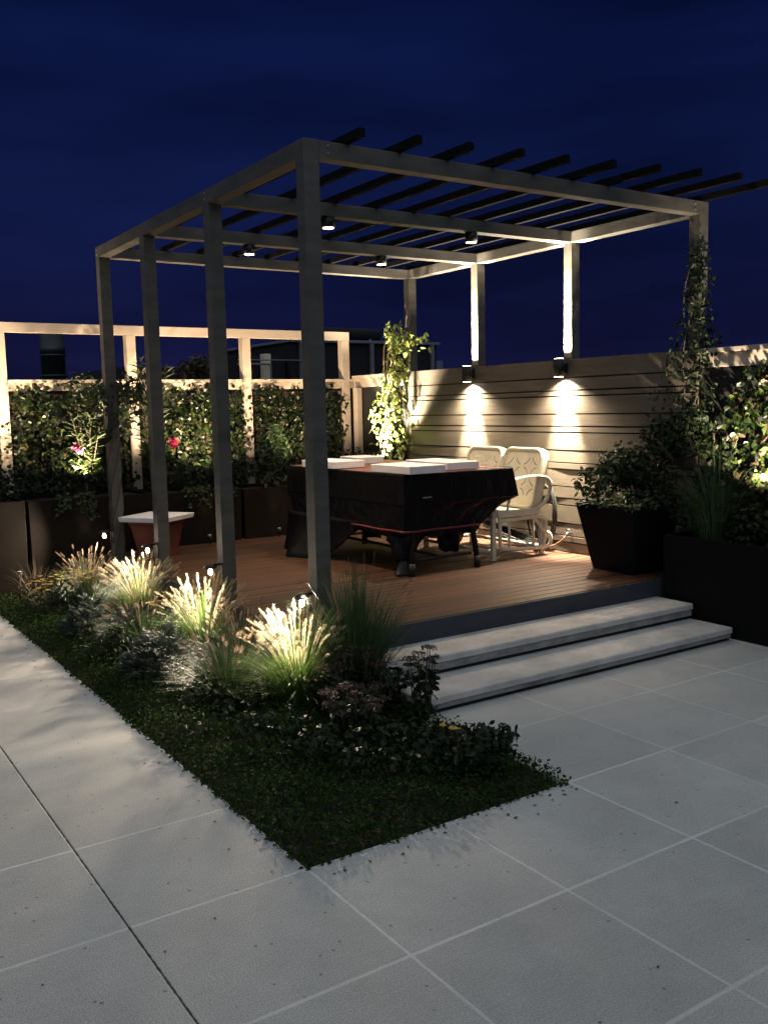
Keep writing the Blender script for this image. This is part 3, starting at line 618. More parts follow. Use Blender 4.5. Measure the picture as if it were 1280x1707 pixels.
for cx in (-.10, .10):
    for cy in (.10, -.075):
        for (qx, qy, a0) in ((1, 1, 195), (-1, 1, 285), (-1, -1, 15), (1, -1, 105)):
            slots.append(arcslot(cx + qx * .098, cy + qy * .092, .083, a0, a0 + 60))
bp_me = plate(rrect(BW - .05, BH - .05, .06), slots, .004, 'back_plate')
tilt = math.radians(14)
def place_back(yc):
    # local x -> -Y world (width), local y -> up tilted back, local z -> facing -X
    z0 = ZD + .385; x0 = 3.70
    ex = Vector((0, -1, 0)); ey = Vector((math.sin(tilt), 0, math.cos(tilt))); ez = ex.cross(ey)
    mt = Matrix(((ex.x, ey.x, ez.x, x0 + math.sin(tilt) * BH / 2), (ex.y, ey.y, ez.y, yc), (ex.z, ey.z, ez.z, z0 + math.cos(tilt) * BH / 2), (0, 0, 0, 1)))
    me = bp_me.copy(); me.transform(Matrix.Translation(-wloc(gl)) @ mt @ Matrix.Translation((0, 0, -.006))); me.materials.clear(); me.materials.append(M['cream'])
    o = bpy.data.objects.new('seat_back', me); COL.objects.link(o); o.parent = gl
    # pressed rim: flange curling back round the edge
    b = MB(); rings = [(BW - .052, BH - .052, .059, -.006), (BW - .035, BH - .035, .068, .010), (BW - .012, BH - .012, .078, .012), (BW, BH, .084, .002), (BW + .004, BH + .004, .086, -.03), (BW, BH, .084, -.07)]
    n = None; vs = []
    for (w, h, r, dz) in rings:
        L_ = rrect(w, h, r, 8); n = len(L_); vs += [mt @ Vector((p[0], p[1], dz)) for p in L_]
    b.add(vs, [(i * n + k, i * n + (k + 1) % n, (i + 1) * n + (k + 1) % n, (i + 1) * n + k) for i in range(len(rings) - 1) for k in range(n)], True)
    r = b.build('back_rim', M['cream'], gl); r.parent = o; sd = r.modifiers.new('thickness', 'SOLIDIFY'); sd.thickness = .003
place_back(3.135); place_back(3.625)
# seat pan: pierced, front lip rolled down
sl = []
for cy in (-.36, -.12, .12, .36):
    for cx in (-.10, .08):
        for (qx, qy, a0) in ((1, 1, 195), (-1, 1, 285), (-1, -1, 15), (1, -1, 105)): sl.append(arcslot(cx + qx * .09, cy + qy * .10, .078, a0, a0 + 58))
me = plate(rrect(.44, .98, .03), sl, .004, 'seat'); me.transform(Matrix.Translation(-wloc(gl)) @ Matrix.Translation((3.535, 3.38, ZD + .385)) @ Matrix.Rotation(math.radians(4), 4, 'Y')); me.materials.clear(); me.materials.append(M['cream'])
so_ = bpy.data.objects.new('seat', me); COL.objects.link(so_); so_.parent = gl
b = MB(); zz = ZD + .385
b.box(3.300, 3.318, 2.90, 3.86, zz - .045, zz + .016); b.box(3.318, 3.76, 2.885, 2.90, zz - .045, zz + .012); b.box(3.318, 3.76, 3.86, 3.875, zz - .045, zz + .012)
r = b.build('seat_apron', M['cream'], gl, .005); r.parent = so_; r.data.transform(Matrix())
def arm(y):
    b = MB()
    # broad pressed arm: flat curved band from the back post forward, then a tube sweeping down and back under the seat
    path = [(3.86, .47), (3.885, .54), (3.875, .605), (3.83, .640), (3.74, .655), (3.62, .655), (3.52, .645), (3.44, .615), (3.41, .575)]
    vs = []; hw = [.016, .022, .030, .034, .036, .036, .034, .028, .018]
    for (x, z), h_ in zip(path, hw): vs += [(x, y - h_, ZD + z), (x, y, ZD + z + .008), (x, y + h_, ZD + z)]
    b.add(vs, [(i * 3 + k, i * 3 + k + 1, (i + 1) * 3 + k + 1, (i + 1) * 3 + k) for i in range(len(path) - 1) for k in range(2)], True)
    o = b.build('arm_rest', M['cream'], gl); s = o.modifiers.new('thickness', 'SOLIDIFY'); s.thickness = .006
    b = MB()
    def sm(ps, it=2):
        for _ in range(it):
            q = [ps[0]]
            for u, v in zip(ps[:-1], ps[1:]): q += [tuple(u[k] * .75 + v[k] * .25 for k in range(len(u))), tuple(u[k] * .25 + v[k] * .75 for k in range(len(u)))]
            ps = q + [ps[-1]]
        return ps
    P3 = lambda ps: [(x, y, ZD + z) for x, z in sm(ps)]
    b.tube(P3([(3.42, .60), (3.46, .50), (3.42, .42), (3.44, .36)]), .011)
    b.tube(P3([(3.865, .50), (3.84, .44), (3.70, .37), (3.66, .33), (3.74, .29), (3.80, .20), (3.90, .16), (3.88, .07), (3.78, .06), (3.36, .085), (3.345, .12), (3.345, .33)]), .0155)
    b.tube(P3([(3.34, .30), (3.34, .318), (3.45, .315), (3.76, .325), (3.83, .30), (3.84, .24), (3.81, .08)]), .015)
    b.tube([(3.70, y, ZD + .075), (3.70, y, ZD + .32)], .010); b.tube([(3.44, y, ZD + .085), (3.44, y, ZD + .315)], .010)
    b.build('side_frame', M['cream'], gl)
arm(2.90); arm(3.86)
for x, y in ((3.30, 2.93), (3.81, 2.93), (3.30, 3.83), (3.81, 3.83)):
    b = MB(); top = .445 if x < 3.5 else .33
    b.box(x - .017, x + .017, y - .017, y + .017, ZD + .012, ZD + top); b.box(x - .025, x + .025, y - .018, y + .018, ZD + .0008, ZD + .012); b.build('leg', M['cream'], gl, .004)
for x_, z_ in ((3.30, .07), (3.81, .07), (3.30, .33)):
    b = MB(); b.tube([(x_, 2.950, ZD + z_), (x_, 3.810, ZD + z_)], .014); b.build('stretcher', M['cream'], gl)

# ------------------------------------------------------------------ garden hose and tap
hs = thing('garden_hose', 'dark garden hose hung in loops on the slatted wall by the glider', 'hose', (4.0, 3.1, ZD))
b = MB()
for k in range(5):
    pts = []
    for i in range(33):
        t = 2 * PI * i / 32; pts.append((4.012 - .012 * k, 3.09 + .02 * math.sin(k * 2) + (.115 + .012 * k) * math.sin(t), .62 + .012 * k + (.22 + .016 * k) * math.cos(t) * (1 if math.cos(t) > 0 else 1.15)))
    b.tube(pts, .0085, 7)
b.build('hose_coil', M['hose'], hs)
b = MB()
for k in range(4):
    pts = [(3.83 + (.15 + .02 * k) * math.cos(2 * PI * i / 28) * .9, 3.36 + (.30 + .02 * k) * math.sin(2 * PI * i / 28), ZD + .012 + .018 * k + .12 * (1 + math.sin(2 * PI * i / 28 - 1)) * .8) for i in range(29)]
    b.tube(pts, .0085, 7)
b.build('loose_loops', M['hose'], hs)
tpz = thing('wall_tap', 'small metal tap low on the slatted wall with a hose tail', 'tap', (4.03, 2.815, .48))
b = MB(); b.tube([(4.045, 2.815, .482), (3.99, 2.815, .482), (3.975, 2.815, .465)], [.012, .012, .010]); b.tube([(4.00, 2.815, .482), (4.00, 2.815, .51)], .006); b.tube([(4.00, 2.79, .512), (4.00, 2.84, .512)], .007); b.build('tap_body', M['brass'], tpz)
b = MB(); b.tube([(3.975, 2.815, .462), (3.965, 2.84, .43), (3.95, 2.90, .385), (3.92, 3.0, .345), (3.90, 3.1, .332)], .0085); b.build('hose_tail', painted('brown_hose', (.10, .05, .03), .4), tpz)

# ================================================================== PLANTS
def ivy_panel(name, label, pts_fn, n, mats, size, parent_loc, normal, kinds='ivy', jit=.55, stems=None):
    t = thing(name, label, 'climber', parent_loc, None)
    tot = sum(w for _, w, _ in mats)
    for nm, w, mt in mats:
        m = int(n * w / tot); P = np.array([pts_fn() for _ in range(m)]); leaves(nm, P, np.tile(normal, (m, 1)), np.full(m, size), kinds, mt, t, jit=jit)
    if stems:
        b = MB()
        for s in stems: b.tube(s, .004, 5)
        b.build('stems', M['wood_stem'], t)
    return t
def wander(p, d, n, st, zmax=None):
    pts = [Vector(p)]; v = Vector(d)
    for _ in range(n):
        v = (v + Vector((random.uniform(-.5, .5), random.uniform(-.15, .15), random.uniform(-.3, .5)))).normalized() * st; q = pts[-1] + v; q.y = p[1] + random.uniform(-.02, .02); pts.append(q)
        if zmax and q.z > zmax: break
    return pts
def back_ivy(x0, x1, label, dens, ztop=1.76, bulge=.10, lightw=1., holes=.0):
    ph = random.uniform(0, 9)
    def f():
        while True:
            x = random.uniform(x0 - .05, x1 + .05); z = random.uniform(.80, ztop + .06)
            lim = ztop - .03 + .06 * math.sin(x * 11 + ph) + .04 * math.sin(x * 29 + ph)
            if z > lim and random.random() > .12: continue
            ex = min(x - x0, x1 - x)
            if ex < .03 and random.random() > .12: continue
            dn = math.sin(x * 9 + ph) * math.sin(z * 8 + ph * 2) + .6 * math.sin(x * 23) * math.sin(z * 19)
            if random.random() < holes + .5 * max(0, -dn): continue
            return (x, YF + .02 - random.random() ** 1.6 * (bulge + .07 * max(0, dn)), z)
    st = [wander((random.uniform(x0 + .05, x1 - .05), YF - .01, .78), (0, 0, 1), 16, .07, ztop) for _ in range(9)]
    mt = [('leaves', 6, M['ivy']), ('light_leaves', 1.5 * lightw, M['ivy_light']), ('brown_leaves', .35, M['ivy_dry'])]
    return ivy_panel('climbing_ivy', label, f, dens, mt, .042, ((x0 + x1) / 2, YF - .02, .78), (0, -1, .25), stems=st)
back_ivy(.43, 1.51, 'dense ivy filling the left fence bay, behind the trailing planter', 2600)
back_ivy(1.63, 2.72, 'ivy filling the middle fence bay above the stone topped stool', 2900, 1.79, .12)
back_ivy(2.84, 3.90, 'darker ivy filling the fence bay next to the corner', 2900, 1.77, .08, .25)
back_ivy(-.75, .32, 'ivy on the fence bay beyond the left edge of the picture', 1500)
# ivy on the right wall
def fy():
    while True:
        y = random.uniform(-1.0, 1.52); z = random.uniform(.62, 1.86)
        lim = 1.35 + (1.50 - y) * 1.1 + .08 * math.sin(y * 17)
        if z > min(lim, 1.88) : continue
        dn = math.sin(y * 12) * math.sin(z * 10)
        if random.random() < .3 * max(0, -dn): continue
        return (4.06 - random.random() ** 1.4 * (.12 + .08 * max(0, dn)), y, z)
ivy_panel('climbing_ivy', 'brightly lit variegated ivy on the wall at the right edge', fy, 3300, [('leaves', 3, M['ivy']), ('light_leaves', 4.5, M['ivy_light']), ('brown_leaves', 1, M['ivy_dry'])], .048, (4.04, .6, .62), (-1, 0, .25))

# trailing ivy over the planter rims
def trail(label, x0, x1, y, z, n):
    t = thing('trailing_ivy', label, 'plant', ((x0 + x1) / 2, y, z), 'ivy trailing over planter rims'); P = []; b = MB()
    for i in range(n):
        x = random.uniform(x0, x1); L_ = random.uniform(.04, .20); pts = [(x, y + .08, z + .01), (x + random.uniform(-.02, .02), y, z + .035), (x + random.uniform(-.03, .03), y - .02, z - L_ * .5), (x + random.uniform(-.04, .04), y - .02, z - L_)]
        b.tube(pts, .002, 4); 
        for k in range(int(6 + L_ * 60)):
            q = random.random() * 2.999; j = int(q); a_, c_ = Vector(pts[j]), Vector(pts[j + 1]); P.append(a_.lerp(c_, q - j) + Vector((random.uniform(-.02, .02), random.uniform(-.025, .0), random.uniform(-.01, .02))))
    b.build('stems', M['stem'], t); leaves('leaves', P, np.tile((0, -1, .5), (len(P), 1)), np.full(len(P), .03), 'ivy', M['ivy_light'], t, jit=.7)
trail('ivy trailing over the left bronze planter rim above its glow', .60, 1.10, 5.43, .825, 14)
trail('ivy trailing over the planter rim right of the stool', 1.75, 2.25, 5.42, .812, 12)

# loose shrubs in the back planters: low dark foliage
def shrub(name, label, c, r, n, mat, size, kind='oval', cat='shrub', stem=True, group=None, extra=None):
    t = thing(name, label, cat, (c[0], c[1], c[2] - r[2]), group)
    P, Nn = clump_points(c, r, n); P[:, 2] = np.maximum(P[:, 2], c[2] - r[2] * .98)
    leaves('leaves', P, Nn, np.full(n, size), kind, mat, t, jit=.5)
    if stem:
        b = MB()
        for i in range(7):
            q = P[random.randrange(n)]; b.tube([(c[0] + random.uniform(-.02, .02), c[1] + random.uniform(-.02, .02), c[2] - r[2]), (c[0] + (q[0] - c[0]) * .4, c[1] + (q[1] - c[1]) * .4, c[2] - r[2] * .3), tuple(q)], [.006, .004, .002], 5)
        b.build('stems', M['wood_stem'], t)
    return t
for (x, y, r, lb) in ((.15, 5.75, .30, 'low dark shrub in the far left planter'), (.9, 5.72, .34, 'low dark shrub below the left ivy bay'), (1.9, 5.72, .30, 'low dark shrub in the planter behind the stool'), (2.75, 5.68, .28, 'low green shrub in the planter at the middle fence post'), (3.35, 5.72, .26, 'low dark shrub in the corner planter behind the table')):
    shrub('planter_shrub', lb, (x, y, .80 + .13), (r, .2, .17), 420, M['shrub'], .055, group='low shrubs in the back planters')
shrub('leafy_shrub', 'bright green feathery shrub against the fence post right of the middle bay', (2.95, 6.0, 1.18), (.16, .12, .26), 420, M['grass_dark'], .06, 'frond')

# oleanders with pink flowers
def oleander(label, x, y, z0, h, nst, flowers):
    t = thing('flowering_shrub', label, 'shrub', (x, y, z0), 'tall pink flowered shrubs by the fence'); b = MB(); P = []; U = []
    for i in range(nst):
        a = random.uniform(0, 2 * PI); ln = random.uniform(.05, .20); hh = h * random.uniform(.65, 1.05); pts = [(x + ln * math.cos(a) * (s / 6) ** 1.3, y + ln * .6 * math.sin(a) * (s / 6) ** 1.3, z0 + hh * s / 6) for s in range(7)]
        b.tube(pts, [.006 - .0006 * s for s in range(7)], 5)
        for k in range(34):
            q = random.uniform(.25, 1) * 5.99; j = int(q); p = Vector(pts[j]).lerp(Vector(pts[j + 1]), q - j); P.append(p); w = random.uniform(0, 2 * PI); U.append((math.cos(w), math.sin(w), random.uniform(.2, .9)))
    b.build('stems', M['wood_stem'], t); n = len(P); Nn = np.array([(-u[0] * u[2], -u[1] * u[2], 1) for u in U]); leaves('leaves', P, Nn, np.full(n, .12), 'lance', M['shrub'], t, up=U, jit=.15)
    for fx, fy_, fz, s in flowers:
        m = 44; d = RNG.normal(0, 1, (m, 3)); d /= np.linalg.norm(d, axis=1, keepdims=True); leaves('flower_head', np.array([fx, fy_, fz]) + d * s * .6, d, np.full(m, s * .85), 'oval', M['pink'], t, jit=.3)
oleander('long leaved shrub with one pink bloom, left of the fence post', .98, 5.78, .80, 1.0, 8, [(.835, 5.62, 1.26, .036), (.86, 5.60, 1.225, .032)])
oleander('tall long leaved shrub rising above the fence cap with one pink bloom', 1.55, 5.76, .80, 1.28, 10, [(1.70, 5.55, 1.265, .052)])

# vine clump round the farthest left post
def post_vine(label, c, hgt, z0, rad, n, mat, size=.05, dens=1):
    t = thing('post_climber', label, 'climber', (c[0], c[1], z0)); P = []; Nn = []
    for i in range(n):
        z = z0 + hgt * random.random() ** .8; a = random.uniform(0, 2 * PI); r = .06 + rad * (.5 + .5 * math.sin(z * 9)) * random.random()
        P.append((c[0] + r * math.cos(a), c[1] + r * math.sin(a), z)); Nn.append((math.cos(a), math.sin(a), .3))
    leaves('leaves', P, Nn, np.full(n, size), 'oval', mat, t)
    b = MB()
    for k in range(4): b.tube([(c[0] + .058 * math.cos(k * 1.6 + s * .5), c[1] + .058 * math.sin(k * 1.6 + s * .5), z0 + hgt * s / 14) for s in range(15)], .004, 5)
    b.build('stems', M['wood_stem'], t); return t
DC = (XA + PW / 2, PY[3] + PW / 2)
t = thing('post_climber', 'dark bushy climber gathered round the farthest left pergola post', 'climber', (DC[0], DC[1] + .25, 1.30))
P, Nn = clump_points((DC[0] + .02, DC[1] + .05, 1.70), (.28, .24, .26), 700, 9); leaves('leaves', P, Nn, np.full(len(P), .055), 'oval', M['shrub'], t)
b = MB()
for k in range(5): b.tube([(DC[0] + .062 * math.cos(k * 1.3 + s * .45), DC[1] + .062 * math.sin(k * 1.3 + s * .45), .35 + 1.4 * s / 14) for s in range(15)], .004, 5)
b.build('stems', M['wood_stem'], t)

# strongly lit climber at the far right post
t = thing('lit_climber', 'climber at the far right post, glaring yellow green in an uplight', 'climber', (3.98, 5.25, .78)); P = []; Nn = []
for i in range(620):
    q = random.random(); z = 1.05 + 1.32 * q; cx = 3.86 + .12 * q + .05 * math.sin(z * 7); r = (.13 * (1 - q) ** .8 + .075) * random.random() ** .6 ; a = random.uniform(0, 2 * PI)
    P.append((min(cx + r * math.cos(a), 4.05), 5.25 - .03 * q + r * 1.1 * math.sin(a), z)); Nn.append((math.cos(a) - .3, math.sin(a) - .3, .2))
for i in range(60): P.append((4.0 + random.uniform(-.10, .16), 5.10 + random.uniform(-.22, .1), 2.18 + random.uniform(-.10, .10))); Nn.append((-.5, -.6, .2))
leaves('leaves', P, Nn, np.full(len(P), .062), 'oval', leafmat('yellow_green_leaf', (.11, .16, .03), (.30, .34, .10), .4, .3), t, jit=.7)
b = MB()
for k in range(5): b.tube([(3.84 + .05 * math.sin(k * 2) + .11 * s / 10 + .02 * math.sin(s + k), 5.28 + .03 * math.cos(k * 2.2 + s), .78 + 1.5 * s / 10) for s in range(11)], .007, 6)
b.build('stems', painted('pale_stem', (.28, .20, .12), .7), t)
shrub('corner_shrub', 'dark leafy shrub at the foot of the glaring climber', (3.66, 5.66, .95), (.26, .18, .18), 500, M['shrub'], .06)

# climber at the front right post: thin and mostly dark
t = thing('post_climber', 'thin dark climber winding up the front right pergola post', 'climber', (4.08, 1.66, .65)); P = []; Nn = []
for i in range(1500):
    q = random.random() ** 2.0; z = 1.2 + 1.42 * q; r = (.36 * (1 - q) ** 1.6 + .058) * random.random() ** .7; a = random.uniform(0, 2 * PI)
    P.append((min(4.06 + r * math.cos(a), 4.15 if z < 1.9 else 9), 1.62 + r * 1.2 * math.sin(a), z)); Nn.append((math.cos(a), math.sin(a), .3))
leaves('leaves', P, Nn, np.full(len(P), .045), 'oval', M['shrub'], t)
b = MB()
for k in range(4): b.tube([(4.05 + .07 * math.cos(k * 1.6 + s * .5), 1.64 + .07 * math.sin(k * 1.6 + s * .5), .6 + 1.85 * s / 16) for s in range(17)], .004, 5)
b.build('stems', M['wood_stem'], t)
# bush in the tapered pot and low filler
t = shrub('potted_shrub', 'bushy dark green shrub growing in the tapered black pot', (3.77, 1.95, .99), (.27, .33, .22), 1800, M['shrub'], .045)
P2, N2 = clump_points((3.90, 1.68, 1.26), (.18, .24, .30), 1100, 8); leaves('upper_leaves', P2, N2, np.full(len(P2), .042), 'oval', M['shrub'], t)
P = [(3.775 + random.uniform(-.27, .24), 1.98 + random.uniform(-.32, .3), .80 + random.random() ** 2 * .12) for _ in range(500)]
leaves('trailing_leaves', P, np.tile((-.3, -.3, .8), (500, 1)), np.full(500, .028), 'oval', M['grass_dark'], t)
for (y, hh, lb) in ((1.30, .62, 'dark ornamental grass in the right planter just past the steps'), (.28, .60, 'ornamental grass in the right planter before the lit ivy'), (-.3, .6, 'ornamental grass in the right planter beyond the picture edge')):
    t = thing('ornamental_grass', lb, 'grass', (3.86, y, .60), 'grasses in the right hand planter')
    blades('blades', (3.86, y, .595), 300, .42, hh, M['grass_dark'], t, .9, .0035, r0=.12, lean=(-.25, 0)); plume_mesh('plumes', (3.86, y, .595), 16, .40, hh * 1.1, M['plume_brown_shaded'], t, .09, .009, (-.3, 0))
for (y, lb) in ((1.42, 'low dark shrub at the near end of the right planter by the pot'), (1.05, 'low dark shrub in the middle of the right planter'), (.6, 'low dark shrub in the right planter under the lit ivy')):
    shrub('planter_shrub', lb, (3.87, y, .75), (.20, .26, .16), 520, M['shrub'], .045)

# ------------------------------------------------------------------ the bed
GH = 'fountain grasses with pale plumes along the left posts'
GB = [(.70, 5.05, .44, 'fountain grass clump at the farthest post lamp', 500, 34), (.80, 3.97, .48, 'fountain grass glaring white by the third post lamp', 1000, 120), (.56, 4.50, .43, 'shaded fountain grass clump between the farthest and third post lamps', 600, 60),
      (.80, 2.78, .48, 'fountain grass glaring white by the second post lamp', 1000, 120), (.52, 3.12, .40, 'shaded fountain grass on the path side of the middle glaring clump', 500, 40), (.82, 2.28, .42, 'shaded fountain grass behind the nearest glaring clump', 500, 50), (.82, 1.56, .49, 'nearest glaring fountain grass, arching over by the front post lamp', 1500, 130), (.56, 1.90, .41, 'shaded fountain grass at the path side of the nearest glaring clump', 600, 45)]
for (x, y, h, lb, nb, npl) in GB:
    t = thing('fountain_grass', lb, 'grass', (x, y, -.02), GH)
    blades('blades', (x, y, -.02), nb, .36, h * .90, M['grass'] if npl > 100 else M['grass_dark'], t, .95, .0024, r0=.09)  # clumps off the lamps get darker blades and plumes, shade in the colour
    g_ = npl > 100; plume_mesh('plumes', (x, y, -.02), int(npl * 1.4) if g_ else npl, .22 if g_ else .19, h * .98, M['plume'] if g_ else M['plume_brown_shaded'], t, .055, .0095)
t = thing('tall_grass', 'tall dark green grass clump in front of and right of the front post', 'grass', (1.16, 1.42, -.02))
blades('blades', (1.10, 1.45, -.02), 1000, .36, .76, M['grass_dark'], t, .9, .0028, stiff=.6, r0=.12)
plume_mesh('plumes', (1.14, 1.42, -.02), 16, .24, .74, M['plume_brown_shaded'], t, .05, .006)
for (x, y, h, lb) in ((.28, 4.95, .50, 'thin wispy grass at the far left end of the bed'), (.55, 4.95, .40, 'small wispy grass near the farthest post lamp')):
    t = thing('wispy_grass', lb, 'grass', (x, y, -.02), 'wispy grasses at the far end'); blades('blades', (x, y, -.02), 90, .3, h, M['plume_brown_shaded'], t, .9, .0016, r0=.05)
for (x, y, r, lb, n) in ((.48, 3.30, .20, 'silver grey leafy plant beside the second clump of grass', 420), (.42, 2.55, .20, 'silver grey feathery plant in the middle of the bed', 460), (.38, 3.80, .17, 'silver grey leafy plant farther back by the path', 300)):
    t = thing('silver_plant', lb, 'plant', (x, y, -.02), 'silver leaved plants in the bed'); P = []; Nn = []; U = []
    for i in range(n):
        a = random.uniform(0, 2 * PI); q = random.random() ** .6; P.append((x + r * q * math.cos(a), y + r * q * math.sin(a), .02 + .26 * (1 - q * q) * random.uniform(.3, 1))); U.append((math.cos(a) * q, math.sin(a) * q, .7)); Nn.append((-math.cos(a) * .4, -math.sin(a) * .4, .8))
    leaves('leaves', P, Nn, np.full(n, .085), 'frond', M['silver'], t, up=U, jit=.3)
def flowering(label, x, y, r, h, nfl, group, petal='yellow', size=.022, leafn=420, lm='shrub'):
    t = thing('flowering_plant', label, 'plant', (x, y, -.02), group); P, Nn = clump_points((x, y, h * .5), (r, r, h * .5), leafn); P[:, 2] = np.abs(P[:, 2]); leaves('leaves', P, Nn, np.full(leafn, .035), 'oval', M[lm], t)
    b = MB(); F = []; Fn = []
    for i in range(nfl):
        a = random.uniform(0, 2 * PI); q = random.random() ** .5; fx, fy_, fz = x + r * q * math.cos(a), y + r * q * math.sin(a), h * random.uniform(.85, 1.15)
        b.tube([(x + (fx - x) * .5, y + (fy_ - y) * .5, 0), (fx, fy_, fz)], .0015, 4)
        for k in range(9):
            w = 2 * PI * k / 9; F.append((fx, fy_, fz)); Fn.append((w,))
    b.build('stems', M['stem'], t)
    if F:
        U = [(math.cos(w[0]), math.sin(w[0]), .25) for w in Fn]; 
        for i in range(nfl):
            sl_ = slice(9 * i, 9 * i + 9); leaves('flower_head', F[sl_], [(-u[0] * .3, -u[1] * .3, 1) for u in U[sl_]], np.full(9, size), 'oval', M[petal], t, up=[(u[0] * 4, u[1] * 4, u[2]) for u in U[sl_]], jit=.05)
    return t
GY = 'yellow flowered plants in the bed'
flowering('yellow flowers at the far left end of the bed by the path', .30, 4.62, .17, .27, 22, GY)
flowering('yellow flowers left of the farthest grass plumes', .52, 4.55, .13, .31, 24, GY)
flowering('few orange yellow flowers between the silver plant and grass', .74, 3.62, .12, .24, 7, GY)
flowering('low bush with two yellow flowers at the near corner by the steps', .98, .38, .17, .19, 3, GY, leafn=700)
flowering('tiny pale pink flowers in the middle of the bed', .62, 2.95, .10, .20, 7, None, 'pinkfl', .012, 150)
flowering('dark leafy filler beside the path near the front corner', .42, 1.2, .25, .16, 0, None, leafn=500)
flowering('broad leaved plant low in the front of the bed', .62, .72, .2, .14, 0, None, leafn=320)
for (x, y, r, h, n, lb) in ((1.00, 1.22, .22, .25, 1000, 'dense dark leafy mound beneath the tall grass'), (.72, .86, .24, .15, 700, 'low dark leafy mound in front of the sedums'), (.88, .52, .20, .12, 500, 'low dark leafy mound near the bush with two yellow flowers'), (.50, 1.75, .18, .20, 420, 'small dark leafy mound left of the nearest glaring grass'), (.30, 3.1, .16, .18, 380, 'small dark leafy mound by the path edge')):
    shrub('leafy_mound', lb, (x, y, h * .5), (r, r, h * .5), n, M['shrub'], .040, cat='plant')
# sedums with flat dusky heads
def sedum(label, x, y, h, r, n):
    t = thing('sedum', label, 'plant', (x, y, -.02), 'dusky sedums beside the steps'); b = MB(); P = []; Nn = []; L_ = []; LN = []
    for i in range(n):
        a = random.uniform(0, 2 * PI); q = random.random() ** .5; hx, hy, hz = x + r * q * math.cos(a), y + r * q * math.sin(a), h * random.uniform(.8, 1.12) * (1 - .25 * q)
        b.tube([(x + .3 * (hx - x), y + .3 * (hy - y), -.01), (x + .8 * (hx - x), y + .8 * (hy - y), hz * .6), (hx, hy, hz)], [.004, .003, .002], 5)
        for k in range(60):
            w = random.uniform(0, 2 * PI); rr = .034 * random.random() ** .5; P.append((hx + rr * math.cos(w), hy + rr * math.sin(w), hz + .010 - rr * .3 + random.uniform(-.006, .004))); Nn.append((0, 0, 1))
        for k in range(12):
            u = random.uniform(.1, .9); w = random.uniform(0, 2 * PI); L_.append((x + (.3 + .6 * u) * (hx - x), y + (.3 + .6 * u) * (hy - y), hz * u)); LN.append((math.cos(w) * .4, math.sin(w) * .4, .8))
    b.build('stems', M['stem'], t)
    for i in range(n): leaves('flower_head', P[i * 60:i * 60 + 60], Nn[:60], np.full(60, .013), 'oval', M['sedum'], t)
    leaves('leaves', L_, LN, np.full(len(L_), .055), 'oval', M['shrub'], t)
sedum('upright sedum with flat dark heads against the steps', 1.20, .98, .40, .09, 9)
sedum('dusky pink sedum behind, in front of the tall dark grass', .98, 1.28, .34, .16, 22)
sedum('broad dusky sedum in the middle of the near bed', .80, .95, .27, .18, 22)
# ground cover: uncountable
n = 60000; P = np.zeros((n, 3)); P[:, 0] = RNG.uniform(-.014, 1.222, n); P[:, 1] = RNG.uniform(-.016, 5.4, n)
hgt = .045 + .035 * (np.sin(P[:, 0] * 13 + P[:, 1] * 4) * np.sin(P[:, 1] * 9) + 1) ; edge = np.clip(np.minimum(P[:, 0], P[:, 1]), 0, .09) / .09; 
P[:, 2] = -.01 + RNG.random(n) * hgt * (.45 + .55 * edge)
P[:, 2] = np.where(np.minimum(P[:, 0], P[:, 1]) < .004, np.abs(P[:, 2]) * .5 + .006, P[:, 2]); P = P[~((P[:, 0] > 1.0) & (P[:, 1] > 1.62))]; P = P[~((P[:, 0] > 1.18) & (P[:, 1] > .98))]
k = int(len(P) * .95)
o = leaves('ground_cover', P[:k], np.tile((0, -.3, 1), (k, 1)), np.full(k, .020), 'lance' if False else 'oval', M['cover_leaf'], None, jit=.9); o['kind'] = 'stuff'; o['label'] = 'low green ground cover filling the planting bed'; o['category'] = 'ground cover'
o = leaves('ground_cover', P[k:], np.tile((0, 0, 1), (len(P) - k, 1)), np.full(len(P) - k, .020), 'oval', M['cover_red'], None, jit=.6); o['kind'] = 'stuff'; o['label'] = 'reddish sprigs scattered through the ground cover'; o['category'] = 'ground cover'

P = [(-abs(random.gauss(0, .10)) - .01, random.uniform(0, 4.8), .0035) for _ in range(46)] + [(random.uniform(0, 1.2), -abs(random.gauss(0, .08)) - .01, .0035) for _ in range(24)] + [(random.uniform(-2, 3), random.uniform(-2, 4) if random.random() < .1 else random.uniform(-2, 0), .0035) for _ in range(26)]
o = leaves('fallen_leaves', P, np.tile((0, 0, 1), (len(P), 1)), np.full(len(P), .018), 'oval', M['ivy_dry'], None, jit=.05); o['kind'] = 'stuff'; o['label'] = 'small dry leaves dropped on the paving along the bed'; o['category'] = 'leaves'
# ================================================================== BEYOND THE FENCE (neighbouring roof)
fl = thing('roof_flue', 'dark metal flue pipe rising beyond the fence at the left', 'flue', (2.75, 14, -.3))
b = MB(); b.lathe([(.20, 0), (.20, 2.9), (.21, 2.9), (.21, 3.02), (.20, 3.02), (.20, 3.28)], (2.79, 14, -.3), 24); b.build('pipe', M['flue'], fl)
b = MB(); b.lathe([(.23, 0), (.23, .03)], (2.79, 14, 2.2), 24); b.lathe([(.22, 0), (.22, .03)], (2.79, 14, 2.55), 24); b.build('collar', M['flue'], fl)
bd = thing('rooftop_building', 'dark flat roofed plant room beyond the back fence', 'building', (8.3, 16, -.3))
b = MB(); b.box(7.55, 11.2, 14.2, 18, -.3, 2.90); b.build('wall', M['silhouette'], bd, .01)
b = MB(); b.box(7.50, 11.25, 14.12, 18.05, 2.902, 2.96); b.build('roof_edge', M['grey_metal'], bd, .01)
b = MB()
for x in (7.7, 9.4, 11.0): b.box(x, x + .07, 14.10, 14.17, -.3, 2.9)
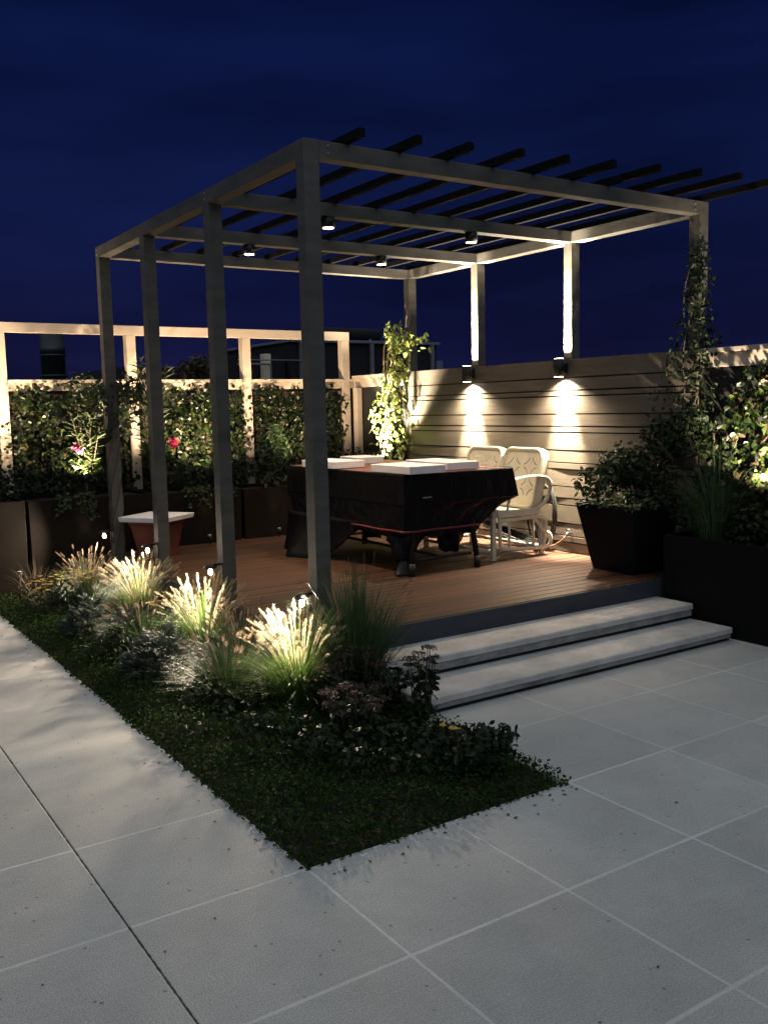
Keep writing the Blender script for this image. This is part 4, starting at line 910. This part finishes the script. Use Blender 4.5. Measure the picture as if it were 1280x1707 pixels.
b.build('pipe', M['grey_metal'], bd)
tk = thing('roof_tank', 'dark horizontal cylinder tank lying on the plant room roof', 'tank', (9.0, 14.5, 2.96))
b = MB(); b.lathe([(.02, 0), (.10, .0), (.125, .03), (.125, 1.52), (.10, 1.55), (.02, 1.55)], (8.25, 14.4, 3.115), 24, 'x'); b.build('tank_body', M['silhouette'], tk)
b = MB(); b.box(8.5, 8.56, 14.32, 14.48, 2.962, 3.02); b.box(9.5, 9.56, 14.32, 14.48, 2.962, 3.02); b.build('tank_feet', M['grey_metal'], tk)
lb_ = thing('low_roof_block', 'lower dark block with a pale lit pier beyond the fence', 'building', (6.7, 14.5, -.3))
b = MB(); b.box(6.2, 7.5, 14.4, 17, -.3, 2.62); b.build('wall', M['silhouette'], lb_, .01)
b = MB(); b.box(6.93, 7.08, 14.2, 14.39, -.3, 2.66); b.build('pier', M['palebuild'], lb_, .01)
b = MB(); b.tube([(6.3, 14.1, 2.45), (7.0, 14.1, 2.45), (7.02, 14.1, 2.43), (7.02, 14.1, .5)], .02, 8); b.tube([(6.3, 14.08, 2.53), (8.2, 14.08, 2.53)], .012, 8); b.build('rail', M['grey_metal'], lb_)
b = MB(); b.box(4.2, 6.1, 15, 18, -.3, 2.42); tag(b.build('low_parapet', M['silhouette'], None, .01, (5.1, 16, -.3)), 'low dark parapet seen between the left pergola posts', 'parapet')
pb = MB(); pb.box(12.2, 12.9, 16.2, 17.4, -.3, 2.68); tag(pb.build('rooftop_cabinet', painted('dim_grey_blue', (.12, .13, .2), .8), None, .01, (12.5, 16.8, -.3)), 'dim grey cabinet beyond the fence right of the lit climber', 'cabinet')
t = thing('distant_tree', 'rusty brown treetop seen over the fence between left posts', 'tree', (4.9, 13, -.35))
P, Nn = clump_points((4.95, 13, 2.25), (.34, .3, .28), 700, 6); leaves('crown', P, Nn, np.full(700, .09), 'oval', M['ivy_dry'], t)
b = MB(); b.tube([(4.95, 13, -.35), (4.93, 13, 1.2), (4.95, 13, 2.2)], [.06, .05, .02], 8); b.build('trunk', M['wood_stem'], t)
